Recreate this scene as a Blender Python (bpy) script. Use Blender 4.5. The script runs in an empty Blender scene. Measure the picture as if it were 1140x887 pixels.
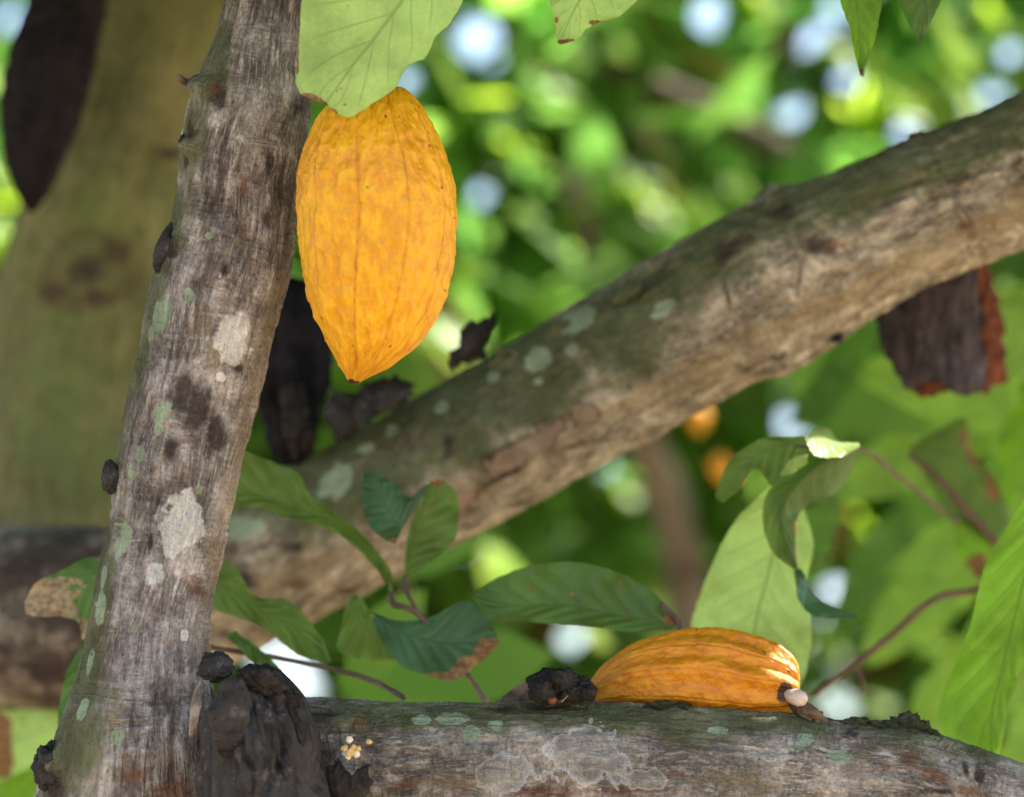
import bpy, math, numpy as np
R = math.radians
C = bpy.context.scene.collection
# ------------------------------------------------------------------ camera frame (photo is 1140 x 887)
PITCH = R(10); CAM = np.array([0, 0, 1.5]); K = 0.00025; FOC = 2.0
RT = np.array([1., 0, 0]); FW = np.array([0, math.cos(PITCH), math.sin(PITCH)]); UP = np.array([0, -math.sin(PITCH), math.cos(PITCH)])
def P(x, y, d=2.0):
    return CAM + RT*((x-570)*K*d) + UP*((443.5-y)*K*d) + FW*d
def PP(l):
    return np.array([P(*q) for q in l])
def proj(v):
    w = v - CAM; d = w @ FW; dd = np.where(np.abs(d) < 1e-6, 1e-6, d)
    return 570 + (w @ RT)/(K*dd), 443.5 - (w @ UP)/(K*dd), d
SUN_EL, SUN_AZ = R(60), R(75)
SUN = np.array([math.sin(SUN_AZ)*math.cos(SUN_EL), math.cos(SUN_AZ)*math.cos(SUN_EL), math.sin(SUN_EL)])
# ------------------------------------------------------------------ noise
def _h(ix, iy, iz, seed):
    n = (ix*374761393 + iy*668265263 + iz*2147483647 + seed*1274126177) & 0xFFFFFFFF
    n = ((n ^ (n >> 13)) * 1274126177) & 0xFFFFFFFF
    n = ((n ^ (n >> 16)) * 2246822519) & 0xFFFFFFFF
    return (n & 0xFFFF) / 65535.0
def vnoise(p, seed=0):
    p = np.asarray(p, float); i = np.floor(p).astype(np.int64); f = p - i; f = f*f*(3-2*f)
    o = 0
    for a in (0, 1):
        for b in (0, 1):
            for c in (0, 1):
                w = (f[..., 0] if a else 1-f[..., 0])*(f[..., 1] if b else 1-f[..., 1])*(f[..., 2] if c else 1-f[..., 2])
                o = o + w*_h(i[..., 0]+a, i[..., 1]+b, i[..., 2]+c, seed)
    return o*2-1
def fbm(p, seed=0, oct=4):
    o = 0; a = 1.0; p = np.asarray(p, float)
    for k in range(oct):
        o = o + a*vnoise(p*2**k, seed+k*17); a *= .5
    return o/1.8
# ------------------------------------------------------------------ tagging
def tag(o, label=None, cat=None, group=None, kind=None):
    if label: o['label'] = label
    if cat: o['category'] = cat
    if group: o['group'] = group
    if kind: o['kind'] = kind
    return o
def empty(name, loc, label, cat, group=None):
    o = bpy.data.objects.new(name, None); C.objects.link(o); o.location = tuple(loc); o.empty_display_size = .02
    return tag(o, label, cat, group)
def mesh_obj(name, verts, faces, mat, parent=None, attrs=None, uv=None, smooth=True):
    """verts (n,3) world coordinates; faces (m,4) or (m,3) int array (or list of arrays)."""
    me = bpy.data.meshes.new(name)
    verts = np.asarray(verts, np.float32); org = np.array(parent.matrix_world.translation if parent and not parent.get('_o') else (0, 0, 0))
    if parent is not None:
        org = np.array(parent['_org']) if '_org' in parent else np.array(parent.location)
    vv = verts - org.astype(np.float32)
    fl = faces if isinstance(faces, list) else [faces]
    fl = [np.asarray(f, np.int32) for f in fl if len(f)]
    me.vertices.add(len(vv)); me.vertices.foreach_set('co', vv.ravel())
    idx = np.concatenate([f.ravel() for f in fl]); tot = np.concatenate([np.full(len(f), f.shape[1], np.int32) for f in fl])
    st = np.concatenate([[0], np.cumsum(tot)[:-1]]).astype(np.int32)
    me.loops.add(len(idx)); me.loops.foreach_set('vertex_index', idx)
    me.polygons.add(len(tot)); me.polygons.foreach_set('loop_start', st); me.polygons.foreach_set('loop_total', tot)
    me.update(calc_edges=True)
    if smooth: me.polygons.foreach_set('use_smooth', np.ones(len(tot), bool))
    if uv is not None:
        l = me.uv_layers.new(name='UVMap'); l.data.foreach_set('uv', np.asarray(uv, np.float32)[idx].ravel())
    for k, a in (attrs or {}).items():
        a = np.asarray(a, np.float32)
        if a.ndim == 2:
            t = me.attributes.new(k, 'FLOAT_VECTOR', 'POINT'); t.data.foreach_set('vector', a.ravel())
        else:
            t = me.attributes.new(k, 'FLOAT', 'POINT'); t.data.foreach_set('value', a)
    me.validate()
    for m in (mat if isinstance(mat, list) else [mat]): me.materials.append(m)
    o = bpy.data.objects.new(name, me); C.objects.link(o)
    o['_org'] = [float(x) for x in org]
    if parent is not None: o.parent = parent
    return o
# ------------------------------------------------------------------ splines and lofts
def spline(pts, n):
    p = np.asarray(pts, float)
    if len(p) == 2: return p[0] + (p[1]-p[0])*np.linspace(0, 1, n)[:, None]
    q = np.vstack([2*p[0]-p[1], p, 2*p[-1]-p[-2]])
    seg = np.linalg.norm(np.diff(p[:, :3], axis=0), axis=1); cum = np.concatenate([[0], np.cumsum(seg)])
    t = np.linspace(0, cum[-1], n); i = np.clip(np.searchsorted(cum, t, 'right')-1, 0, len(seg)-1)
    u = ((t-cum[i])/seg[i])[:, None]
    a, b, c, d = q[i], q[i+1], q[i+2], q[i+3]
    # finite-difference tangents scaled by the segment lengths
    sl = np.concatenate([[seg[0]], seg, [seg[-1]]])
    def tan(j): # tangent at q[j+1]
        return (q[j+2]-q[j])/(sl[j]+sl[np.minimum(j+1, len(sl)-1)])[:, None]
    m0 = tan(i)*seg[i][:, None]; m1 = tan(i+1)*seg[i][:, None]
    return (2*u**3-3*u**2+1)*b + (u**3-2*u**2+u)*m0 + (-2*u**3+3*u**2)*c + (u**3-u**2)*m1
def loft_data(pts, nr, ns, disp=None, cap=True, squash=1.0, fixed=None):
    """pts rows (x,y,z,r). returns verts, faces, dict(s, th, nrm, bc)"""
    q = spline(pts, nr); c = q[:, :3]; r = np.maximum(q[:, 3], 1e-5)
    T = np.gradient(c, axis=0); T /= np.linalg.norm(T, axis=1)[:, None]
    if fixed is not None: T = np.tile(fixed/np.linalg.norm(fixed), (nr, 1))
    N = np.zeros_like(T); n = -FW - T[0]*np.dot(-FW, T[0]); n /= np.linalg.norm(n)
    for i in range(nr):
        n = n - T[i]*np.dot(n, T[i]); n /= np.linalg.norm(n); N[i] = n
    B = np.cross(T, N)
    s = np.concatenate([[0], np.cumsum(np.linalg.norm(np.diff(c, axis=0), axis=1))])
    th = np.linspace(0, 2*np.pi, ns, endpoint=False)
    S, TH = np.meshgrid(s, th, indexing='ij')
    nrm = N[:, None]*np.cos(TH)[..., None] + B[:, None]*np.sin(TH)[..., None]*squash
    Rr = r[:, None]*np.ones_like(TH); r0 = float(np.mean(r))
    bc = np.stack([S, r0*np.cos(TH), r0*np.sin(TH)], -1)
    if disp is not None:
        Rr = Rr + disp(S, TH, Rr, bc)
    V = c[:, None] + nrm*Rr[..., None]
    i = np.arange(nr-1)[:, None]; j = np.arange(ns)[None]
    a = i*ns+j; b = i*ns+(j+1) % ns
    F = np.stack([a, b, b+ns, a+ns], -1).reshape(-1, 4)
    V = V.reshape(-1, 3); fs = [F]
    d = dict(s=S.ravel(), th=TH.ravel(), nrm=nrm.reshape(-1, 3), bc=bc.reshape(-1, 3))
    if cap:
        V = np.vstack([V, c[0], c[-1]]); k = nr*ns
        jj = np.arange(ns); f1 = np.stack([np.full(ns, k), (jj+1) % ns, jj], -1)
        f2 = np.stack([np.full(ns, k+1), (nr-1)*ns+jj, (nr-1)*ns+(jj+1) % ns], -1)
        fs.append(np.vstack([f1, f2]))
        d['s'] = np.append(d['s'], [0, s[-1]]); d['th'] = np.append(d['th'], [0, 0])
        d['nrm'] = np.vstack([d['nrm'], -T[0], T[-1]]); d['bc'] = np.vstack([d['bc'], [0, 0, 0], [s[-1], 0, 0]])
    return V, fs, d
def patches(V, nrm, lst):
    """ellipses (px, py, rx, ry, angle) laid on the near side of a surface as 3-D distances"""
    out = np.full(len(V), -1.0)
    if not lst: return out
    px, py, dd = proj(V); front = (nrm @ FW) < .25
    wl = 1 + .4*fbm(V*16, 79, 3); wp = 1 + .55*fbm(V*70, 77, 3) + .35*fbm(V*230, 78, 3)
    for q in lst:
        x, y, rx, ry = q[:4]; an = R(q[4]) if len(q) > 4 else 0
        e = (px-x)**2+(py-y)**2 + np.where(front, 0, 1e6); i = int(np.argmin(e)); c = V[i]; sc = K*dd[i]
        ax = RT*math.cos(an)+UP*math.sin(an); ay = -RT*math.sin(an)+UP*math.cos(an)
        w = V - c; dist = (wl if len(q) > 5 else wp)*np.sqrt((w@ax/(rx*sc))**2 + (w@ay/(ry*sc))**2 + (w@FW/(max(rx, ry)*1.3*sc))**2)
        out = np.maximum(out, 1-dist)
    return out
# ------------------------------------------------------------------ node helper
class NT:
    def __init__(s, name, disp=False):
        s.m = bpy.data.materials.new(name); s.m.use_nodes = True; s.t = s.m.node_tree; s.t.nodes.clear()
        s.out = s.t.nodes.new('ShaderNodeOutputMaterial')
    def n(s, typ, ins=None, **kw):
        nd = s.t.nodes.new(typ)
        for k, v in kw.items(): setattr(nd, k, v)
        for k, v in (ins or {}).items(): s.put(nd.inputs[k], v)
        return nd
    def put(s, sock, v):
        if isinstance(v, bpy.types.NodeSocket): s.t.links.new(v, sock)
        elif isinstance(v, (tuple, list)) and len(v) == 3 and sock.type == 'RGBA': sock.default_value = (*v, 1)
        else: sock.default_value = v
    def math(s, op, a, b=0.0, c=None, clamp=False):
        nd = s.n('ShaderNodeMath', operation=op, use_clamp=clamp); s.put(nd.inputs[0], a); s.put(nd.inputs[1], b)
        if c is not None: s.put(nd.inputs[2], c)
        return nd.outputs[0]
    def attr(s, name, vec=False):
        return s.n('ShaderNodeAttribute', attribute_name=name).outputs['Vector' if vec else 'Fac']
    def vmul(s, v, k):
        return s.n('ShaderNodeVectorMath', {0: v, 1: k}, operation='MULTIPLY').outputs[0]
    def vadd(s, v, k):
        return s.n('ShaderNodeVectorMath', {0: v, 1: k}, operation='ADD').outputs[0]
    def noise(s, v, scale, detail=4, rough=.55, dist=0.0, col=False):
        nd = s.n('ShaderNodeTexNoise', {'Vector': v, 'Scale': scale, 'Detail': detail, 'Roughness': rough, 'Distortion': dist})
        return nd.outputs['Color' if col else 'Fac']
    def ss(s, v, a, b, lo=0.0, hi=1.0):
        nd = s.n('ShaderNodeMapRange', {'Value': v, 'From Min': a, 'From Max': b, 'To Min': lo, 'To Max': hi}, interpolation_type='SMOOTHSTEP'); return nd.outputs['Result']
    def mix(s, f, a, b, mode='MIX'):
        nd = s.n('ShaderNodeMix', data_type='RGBA', blend_type=mode)
        s.put(nd.inputs[0], f); s.put(nd.inputs[6], a); s.put(nd.inputs[7], b); return nd.outputs[2]
    def ramp(s, f, stops):
        nd = s.n('ShaderNodeValToRGB', {'Fac': f}); cr = nd.color_ramp
        while len(cr.elements) > 1: cr.elements.remove(cr.elements[-1])
        cr.elements[0].position = stops[0][0]; cr.elements[0].color = (*stops[0][1], 1)
        for p, c in stops[1:]:
            e = cr.elements.new(p); e.color = (*c, 1)
        return nd.outputs['Color']
    def bump(s, h, strength, dist, nrm=None):
        nd = s.n('ShaderNodeBump', {'Height': h, 'Strength': strength, 'Distance': dist})
        if nrm is not None: s.put(nd.inputs['Normal'], nrm)
        return nd.outputs[0]
    def pbr(s, col, rough, bump=None, spec=.3, **kw):
        nd = s.n('ShaderNodeBsdfPrincipled', {'Base Color': col, 'Roughness': rough, 'Specular IOR Level': spec})
        if bump is not None: s.put(nd.inputs['Normal'], bump)
        for k, v in kw.items(): s.put(nd.inputs[k.replace('_', ' ')], v)
        return nd.outputs[0]
    def done(s, sh):
        s.t.links.new(sh, s.out.inputs['Surface']); return s.m
# ------------------------------------------------------------------ bark
def bark(name, ramp, streak=(.36, .33, .29), moss=(.115, .135, .055), tan=(.42, .33, .18), streak_amt=.6, fs=(20, 140), sc=1.0, bumpd=.0012, mossbase=0.0, detail=5, ringc=((.60, .59, .58), .30, .10, (.50, .50, .47), .34)):
    t = NT(name); bc = t.attr('bc', True)
    warp = t.vmul(t.vadd(t.noise(bc, 18, 2, .5, col=True), (-.5, -.5, -.5)), (.012, .012, .012))
    b2 = t.vadd(bc, warp)
    st = t.vmul(b2, (fs[0], fs[1], fs[1]))
    n1 = t.noise(st, 1.0*sc, detail, .62)
    n2 = t.noise(t.vmul(b2, (fs[0]*2.2, fs[1]*2.6, fs[1]*2.6)), 1.0*sc, 4, .6)
    big = t.noise(bc, 14, 4, .6)
    grain = t.noise(bc, 420, 5, .65)
    f = t.math('ADD', t.math('MULTIPLY', n1, .55), t.math('MULTIPLY', big, .45))
    col = t.ramp(t.ss(f, .36, .64), ramp)
    # pale ridged streaks
    rid = t.math('SUBTRACT', 1, t.math('ABSOLUTE', t.math('MULTIPLY', t.math('SUBTRACT', n2, .5), 5.5)), clamp=True)
    rid = t.math('MULTIPLY', t.math('POWER', rid, 1.7), t.ss(t.noise(bc, 30, 3), .38, .62))
    col = t.mix(t.math('MULTIPLY', rid, streak_amt), col, streak)
    n3 = t.noise(t.vmul(t.vadd(b2, (2, 1, 4)), (fs[0]*1.3, fs[1]*2.0, fs[1]*2.0)), 1.0*sc, 5, .6)
    crk = t.math('SUBTRACT', 1, t.math('ABSOLUTE', t.math('MULTIPLY', t.math('SUBTRACT', n3, .5), 9.0)), clamp=True)
    crk = t.math('MULTIPLY', crk, t.ss(t.noise(t.vadd(bc, (7, 7, 7)), 45, 3), .42, .6))
    col = t.mix(t.math('MULTIPLY', crk, .6), col, (.05, .036, .03))
    # fine grain and cross wrinkles
    cw = t.noise(t.vmul(b2, (fs[1]*1.5, fs[0]*1.1, fs[0]*1.1)), 1.0*sc, 4, .6)
    wr = t.math('MULTIPLY', t.math('SUBTRACT', 1, t.math('ABSOLUTE', t.math('MULTIPLY', t.math('SUBTRACT', cw, .5), 8.0)), clamp=True), t.ss(t.noise(t.vadd(bc, (1, 9, 2)), 38, 3), .4, .6))
    col = t.mix(t.math('MULTIPLY', wr, .35), col, (.07, .052, .042))
    gm = t.ss(grain, .3, .7, .72, 1.3); col = t.mix(1.0, col, t.n('ShaderNodeCombineColor', {0: gm, 1: gm, 2: gm}).outputs[0], 'MULTIPLY')
    # reddish-purple and ochre stains
    st2 = t.noise(t.vmul(bc, (.6, 1, 1)), 75, 4, .6); col = t.mix(t.ss(st2, .55, .72, 0, .45), col, (.20, .11, .09))
    st3 = t.noise(t.vadd(bc, (3, 3, 3)), 55, 4, .6); col = t.mix(t.ss(st3, .56, .74, 0, .5), col, tan)
    wn = t.math('MULTIPLY', t.math('SUBTRACT', t.noise(bc, 120, 5, .65), .5), 1.0)
    wb = t.math('MULTIPLY', t.math('SUBTRACT', t.noise(bc, 40, 4, .6), .5), 1.4)
    w = t.math('ADD', wn, wb)
    sw = t.math('MULTIPLY', t.math('SUBTRACT', n1, .5), 1.6)
    def msk(a, lo, hi, ww=w, k=1.0):
        return t.ss(t.math('ADD', t.attr(a), t.math('MULTIPLY', ww, k)), lo, hi)
    col = t.mix(t.math('MULTIPLY', msk('tan', -.2, .9, w, 1.0), .6), col, t.mix(grain, tuple(.75*x for x in tan), tan))
    ms = t.math('MAXIMUM', msk('moss', -.45, .55), mossbase)
    col = t.mix(t.math('MULTIPLY', ms, t.ss(t.math('ADD', t.math('MULTIPLY', grain, .5), t.math('MULTIPLY', n1, .5)), .3, .62, .55, .95)), col, t.mix(t.noise(bc, 60, 5, .7), tuple(.6*x for x in moss), tuple(1.5*x for x in moss)))
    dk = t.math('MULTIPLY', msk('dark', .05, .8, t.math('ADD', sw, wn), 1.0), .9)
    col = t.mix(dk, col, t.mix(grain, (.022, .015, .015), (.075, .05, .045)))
    rs = msk('rust', .0, .8, w, 1.3); col = t.mix(t.math('MULTIPLY', rs, .7), col, t.mix(grain, (.07, .03, .018), (.30, .14, .075)))
    gl = msk('lich', .08, .2, w, .45); col = t.mix(t.math('MULTIPLY', gl, .85), col, t.mix(t.noise(bc, 300, 4, .7), (.20, .30, .17), (.50, .62, .44)))
    wh = msk('white', .0, .26, w, .75); wtex = t.noise(t.vmul(bc, (140, 500, 500)), 1, 4, .7)
    col = t.mix(wh, col, t.mix(t.ss(wtex, .35, .65), (.68, .69, .66), (.93, .93, .90)))
    rg = t.attr('ring'); rgn = t.math('ADD', rg, t.math('MULTIPLY', w, {.09: .15, .08: .3}.get(ringc[0][0], .6))) # outlined pale crust
    rm = t.math('MULTIPLY', t.ss(rgn, .0, .08), t.ss(rgn, ringc[1], ringc[2])); col = t.mix(t.math('MULTIPLY', rm, .85 if ringc[0][0] != .09 else .5), col, ringc[0])
    col = t.mix(t.math('MULTIPLY', t.ss(rgn, .05, .2), ringc[4]), col, ringc[3])
    # fine pits and specks
    col = t.mix(t.ss(t.noise(bc, 700, 2, .5), .62, .72, 0, .6), col, (.03, .022, .018))
    h = t.math('ADD', t.math('ADD', t.math('MULTIPLY', n1, 1.2), t.math('MULTIPLY', n2, .7)), t.math('MULTIPLY', grain, .9))
    h = t.math('ADD', t.math('SUBTRACT', h, t.math('MULTIPLY', t.math('ADD', crk, wr), .6)), t.math('MULTIPLY', rid, .6)); h = t.math('ADD', h, t.math('MULTIPLY', wh, .5))
    return t.done(t.pbr(col, t.ss(grain, .2, .8, .62, .9), t.bump(h, 1.0, bumpd), .15))
# ------------------------------------------------------------------ leaves
def leaf_mat(name, front, trans, tr=.45, rough=.4, vein=(.3, .42, .16), vamt=.5, spec=.4, brown=(.30, .17, .07)):
    t = NT(name); uvn = t.n('ShaderNodeUVMap', uv_map='UVMap').outputs[0]
    sp = t.n('ShaderNodeSeparateXYZ', {0: uvn}); u, v = sp.outputs[0], sp.outputs[1]
    au = t.math('ABSOLUTE', u); geo = t.n('ShaderNodeTexCoord').outputs['Object']
    jit = t.math('MULTIPLY', t.math('SUBTRACT', t.noise(geo, 22, 2), .5), .35)
    ph = t.math('ADD', t.math('SUBTRACT', t.math('MULTIPLY', v, 8), t.math('MULTIPLY', t.math('POWER', au, .8), 1.7)), jit)
    fr = t.math('ABSOLUTE', t.math('SUBTRACT', t.math('FRACT', ph), .5))
    sv = t.math('MULTIPLY', t.ss(fr, .055, .012), t.ss(au, 1.0, .55))
    mv = t.ss(au, .045, .012)
    nn = t.n('ShaderNodeTexVoronoi', {'Vector': geo, 'Scale': 260}, feature='DISTANCE_TO_EDGE').outputs['Distance']
    net = t.ss(nn, .09, .0)
    pn = t.noise(geo, 30, 5, .6); pf = t.noise(geo, 240, 3, .6)
    f2 = tuple(min(1, x*1.35) for x in front)
    col = t.mix(t.ss(pn, .3, .7), tuple(x*.78 for x in front), f2)
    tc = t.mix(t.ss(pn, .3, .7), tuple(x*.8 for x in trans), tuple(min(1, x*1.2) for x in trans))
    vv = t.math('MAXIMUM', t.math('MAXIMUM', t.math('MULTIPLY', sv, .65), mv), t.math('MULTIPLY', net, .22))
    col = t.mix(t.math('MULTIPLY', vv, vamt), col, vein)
    tc = t.mix(t.math('MULTIPLY', vv, .6), tc, tuple(x*.35 for x in trans))
    w = t.math('MULTIPLY', t.math('SUBTRACT', t.noise(geo, 160, 5, .65), .5), 1.3)
    bm = t.ss(t.math('ADD', t.attr('brown'), w), .0, .14)
    bcol = t.mix(t.ss(t.noise(geo, 300, 4, .7), .3, .7), tuple(x*.45 for x in brown), tuple(min(1, x*1.5) for x in brown))
    spk = t.ss(t.noise(geo, 210, 2, .4), .70, .76)
    bm = t.math('MAXIMUM', bm, t.math('MULTIPLY', spk, .7))
    col = t.mix(bm, col, bcol); tc = t.mix(bm, tc, tuple(x*.5 for x in brown))
    h = t.math('ADD', t.math('MULTIPLY', t.math('MAXIMUM', sv, mv), -1.0), t.math('MULTIPLY', pf, .35))
    h = t.math('ADD', h, t.math('MULTIPLY', net, -.25))
    bp = t.bump(h, .6, .0006)
    a = t.pbr(col, rough, bp, spec); b = t.n('ShaderNodeBsdfTranslucent', {'Color': tc, 'Normal': bp}).outputs[0]
    return t.done(t.n('ShaderNodeMixShader', {0: tr, 1: a, 2: b}).outputs[0])
def mass_leaf_mat(name, stops, tstops, tr=.5):
    t = NT(name); r = t.attr('rnd'); geo = t.n('ShaderNodeTexCoord').outputs['Object']
    m = t.ss(t.noise(geo, 9, 3), .3, .7, .7, 1.3)
    col = t.mix(1.0, t.ramp(r, stops), t.n('ShaderNodeCombineColor', {0: m, 1: m, 2: m}).outputs[0], 'MULTIPLY')
    a = t.pbr(col, .42, None, .4); b = t.n('ShaderNodeBsdfTranslucent', {'Color': t.ramp(r, tstops)}).outputs[0]
    return t.done(t.n('ShaderNodeMixShader', {0: tr, 1: a, 2: b}).outputs[0])
def leaf(parent, mid, left, right, mat, name='blade', d=2.0, fold=.12, wav=.0018, nv=90, nu=22, brown=None, seed=1, holes=()):
    """a blade traced between a midrib and its two margins; points are (x, y[, depth])"""
    f = lambda l: PP([(q[0], q[1], q[2] if len(q) > 2 else d) for q in l])
    M, L, Rr = spline(f(mid), nv), spline(f(left), nv), spline(f(right), nv)
    uu = np.linspace(-1, 1, 2*nu+1); vv = np.linspace(0, 1, nv)
    U, Vv = np.meshgrid(uu, vv); au = np.abs(U)[..., None]
    E = np.where((U < 0)[..., None], L[:, None], Rr[:, None])
    G = M[:, None]*(1-au) + E*au
    wid = np.linalg.norm(L-Rr, axis=1)[:, None]
    # fold along the midrib, ripples between side veins, waved margin
    n = -FW
    ph = 2*np.pi*(Vv*8 - 1.7*np.abs(U)**.8)
    off = fold*wid*np.abs(U)**1.3*.5 + wav*(.28*np.cos(ph)*np.sin(np.pi*np.clip(np.abs(U), 0, 1))) \
        + wav*1.6*np.abs(U)**2*np.sin(Vv*19+seed+U*2) + .5*wav*fbm(G*45, seed)*np.abs(U)
    G = G - n*off[..., None]
    # ragged margin
    G += (RT*.0007*(fbm(G*300, seed+5)*np.abs(U)**6)[..., None] + UP*.0007*(fbm(G*300, seed+9)*np.abs(U)**6)[..., None])
    V = G.reshape(-1, 3); c = 2*nu+1
    i = np.arange(nv-1)[:, None]; j = np.arange(c-1)[None]; a = i*c+j
    F = np.stack([a, a+c, a+c+1, a+1], -1).reshape(-1, 4)
    br = np.full(len(V), -1.0)
    if brown: br = patches(V, np.tile(-FW, (len(V), 1)), brown)
    if holes:
        px, py, _ = proj(V); fx, fy = px[F].mean(1), py[F].mean(1); keep = np.ones(len(F), bool)
        for hx, hy, hr in holes:
            keep &= np.hypot(fx-hx, fy-hy) > hr*(1+.4*np.sin(3*np.arctan2(fy-hy, fx-hx)+seed))
        F = F[keep]
    uv = np.stack([U.ravel(), Vv.ravel()], -1)
    return mesh_obj(name, V, F, mat, parent, dict(brown=br), uv)
def stem(parent, pts, mat, name='stem', ns=14, n=60, rough=.25, seed=3):
    """pts: (x, y, depth, radius px)"""
    q = np.array([[*P(a, b, c), r*K*c] for a, b, c, r in pts])
    V, F, d = loft_data(q, n, ns, lambda S, T, Rr, bc: Rr*rough*fbm(np.stack([S*120, np.cos(T)*1.2, np.sin(T)*1.2], -1), seed))
    return mesh_obj(name, V, F, mat, parent, dict(bc=d['bc']))
def lump(parent, x, y, dep, rx, ry, rz, mat, name='knot', ang=0, seed=1, amp=.3, fr=2.2, n=56, ridge=0.0, flat=0, moss=-1.0):
    """rough solid lump: deformed ellipsoid (radii in px)"""
    th = np.linspace(0, np.pi, n); ph = np.linspace(0, 2*np.pi, 2*n, endpoint=False); TH, PH = np.meshgrid(th, ph, indexing='ij')
    D = np.stack([np.sin(TH)*np.cos(PH), np.sin(TH)*np.sin(PH), np.cos(TH)], -1)
    r = 1 + amp*fbm(D*fr+seed*7, seed, 5) + amp*.5*np.abs(fbm(D*fr*3+seed*3, seed+3, 4)) + ridge*np.abs(np.cos(PH*3.5))*np.sin(TH)
    sc = K*dep; L = D*r[..., None]*np.array([rx, rz, ry])*sc
    ca, sa = math.cos(R(ang)), math.sin(R(ang))
    X = L[..., 0]*ca - L[..., 2]*sa; Z = L[..., 0]*sa + L[..., 2]*ca
    V = P(x, y, dep) + X[..., None]*RT + L[..., 1][..., None]*FW + Z[..., None]*UP
    V = V.reshape(-1, 3); c = 2*n; i = np.arange(n-1)[:, None]; j = np.arange(c)[None]
    F = np.stack([i*c+j, (i+1)*c+j, (i+1)*c+(j+1) % c, i*c+(j+1) % c], -1).reshape(-1, 4)
    return mesh_obj(name, V, F, mat, parent, dict(bc=(L.reshape(-1, 3)), **{k: np.full(len(V), moss if k == 'moss' else -1.0) for k in AT}))
AT = ('white', 'lich', 'dark', 'moss', 'tan', 'rust', 'ring')
def wood(parent, name, pts, mat, nr, ns, amp=.0020, seed=1, marks=None, bumps=(), lowamp=.05, fs=(14, 60)):
    """pts: (x, y, depth, radius px); bumps: (x, y, radius px, height px)"""
    q = np.array([[*P(a, b, c), r*K*c] for a, b, c, r in pts])
    def disp(S, T, Rr, bc):
        low = Rr*lowamp*fbm(bc*np.array([9, 16, 16]), seed)
        mid = amp*fbm(bc*np.array([fs[0], fs[1], fs[1]]), seed+4, 4)
        hi = amp*.45*fbm(bc*np.array([260, 420, 420]), seed+8, 3)
        rid = amp*.8*(1-np.abs(fbm(bc*np.array([fs[0]*1.2, fs[1]*3, fs[1]*3]), seed+12, 2))*2.4)
        return low+mid+hi+rid
    V, F, d = loft_data(q, nr, ns, disp)
    for x, y, rp, hp in bumps:
        px, py, dd = proj(V); i = int(np.argmin((px-x)**2+(py-y)**2)); c = V[i].copy(); sc = K*dd[i]
        e = np.linalg.norm(V-c, axis=1)/(rp*sc); k = np.exp(-e*e*1.6)*(1+.5*fbm(V*180, seed+21, 3))
        V = V + d['nrm']*(k*hp*sc)[:, None]
    at = {k: patches(V, d['nrm'], (marks or {}).get(k, [])) for k in AT}; at['bc'] = d['bc']
    return mesh_obj(name, V, F, mat, parent, at)
# ------------------------------------------------------------------ materials
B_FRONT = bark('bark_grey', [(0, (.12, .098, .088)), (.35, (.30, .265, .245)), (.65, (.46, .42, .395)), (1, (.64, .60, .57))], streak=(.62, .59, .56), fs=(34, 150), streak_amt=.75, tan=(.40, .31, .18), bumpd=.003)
B_LOW = bark('bark_branch', [(0, (.16, .135, .105)), (.4, (.32, .285, .235)), (.7, (.45, .40, .335)), (1, (.56, .51, .44))], streak=(.5, .46, .42), fs=(55, 160), streak_amt=.8, tan=(.34, .27, .15), bumpd=.003)
B_LOWD = bark('bark_branch_crust', [(0, (.02, .016, .013)), (.5, (.075, .06, .045)), (1, (.24, .20, .16))], streak=(.3, .27, .22), fs=(120, 120), streak_amt=.5, bumpd=.004)
B_DIAG = bark('bark_diagonal', [(0, (.085, .068, .045)), (.35, (.30, .262, .195)), (.65, (.48, .43, .33)), (1, (.63, .585, .475))], streak=(.56, .51, .41), fs=(48, 125), streak_amt=.85, tan=(.36, .27, .14), ringc=((.08, .048, .032), .32, .12, (.34, .25, .19), .85), moss=(.085, .115, .045), bumpd=.002)
B_BACK = bark('bark_smooth_mossy', [(0, (.13, .11, .05)), (.5, (.19, .165, .08)), (1, (.34, .31, .17))], streak=(.36, .34, .2), fs=(8, 60), streak_amt=.35, moss=(.125, .17, .06), ringc=((.09, .07, .035), .75, .2, (.09, .07, .035), 0.0), mossbase=.6, bumpd=.001)
B_FAR = bark('bark_far', [(0, (.07, .05, .035)), (.5, (.13, .10, .07)), (1, (.22, .18, .13))], fs=(8, 30), streak_amt=.3)
def rotten(name, a=(.004, .0035, .0035), b=(.018, .015, .013), c=(.07, .055, .045), spec=.25, fs=(60, 160), amt=.5):
    t = NT(name); bc = t.attr('bc', True)
    n1 = t.noise(t.vmul(bc, (fs[0], fs[1], fs[1])), 1, 5, .65); n2 = t.noise(bc, 60, 5, .65); g = t.noise(bc, 600, 4, .65)
    col = t.ramp(t.ss(t.math('ADD', t.math('MULTIPLY', n1, .5), t.math('MULTIPLY', n2, .5)), .32, .68), [(0, a), (.55, b), (1, tuple(x*1.6 for x in b))])
    col = t.mix(t.ss(t.noise(bc, 90, 5, .7), .56, .72, 0, amt), col, c)
    h = t.math('ADD', t.math('ADD', n1, t.math('MULTIPLY', n2, 1.0)), t.math('MULTIPLY', g, .5))
    return t.done(t.pbr(col, t.ss(g, .3, .7, .5, .8), t.bump(h, 1.0, .0015), spec))
M_ROT = rotten('rotten_black'); M_ROTG = rotten('rotten_grey_black', (.004, .0035, .0035), (.026, .023, .021), (.19, .165, .145), .35, amt=.7, fs=(25, 130))
M_ROTB = rotten('rotten_blueblack', (.003, .003, .004), (.011, .010, .014), (.034, .022, .018), .12, fs=(20, 50), amt=.5)
M_SHELL = rotten('shell_dark', (.008, .006, .007), (.05, .04, .045), (.15, .12, .13), .2, fs=(35, 170), amt=.8)
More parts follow.
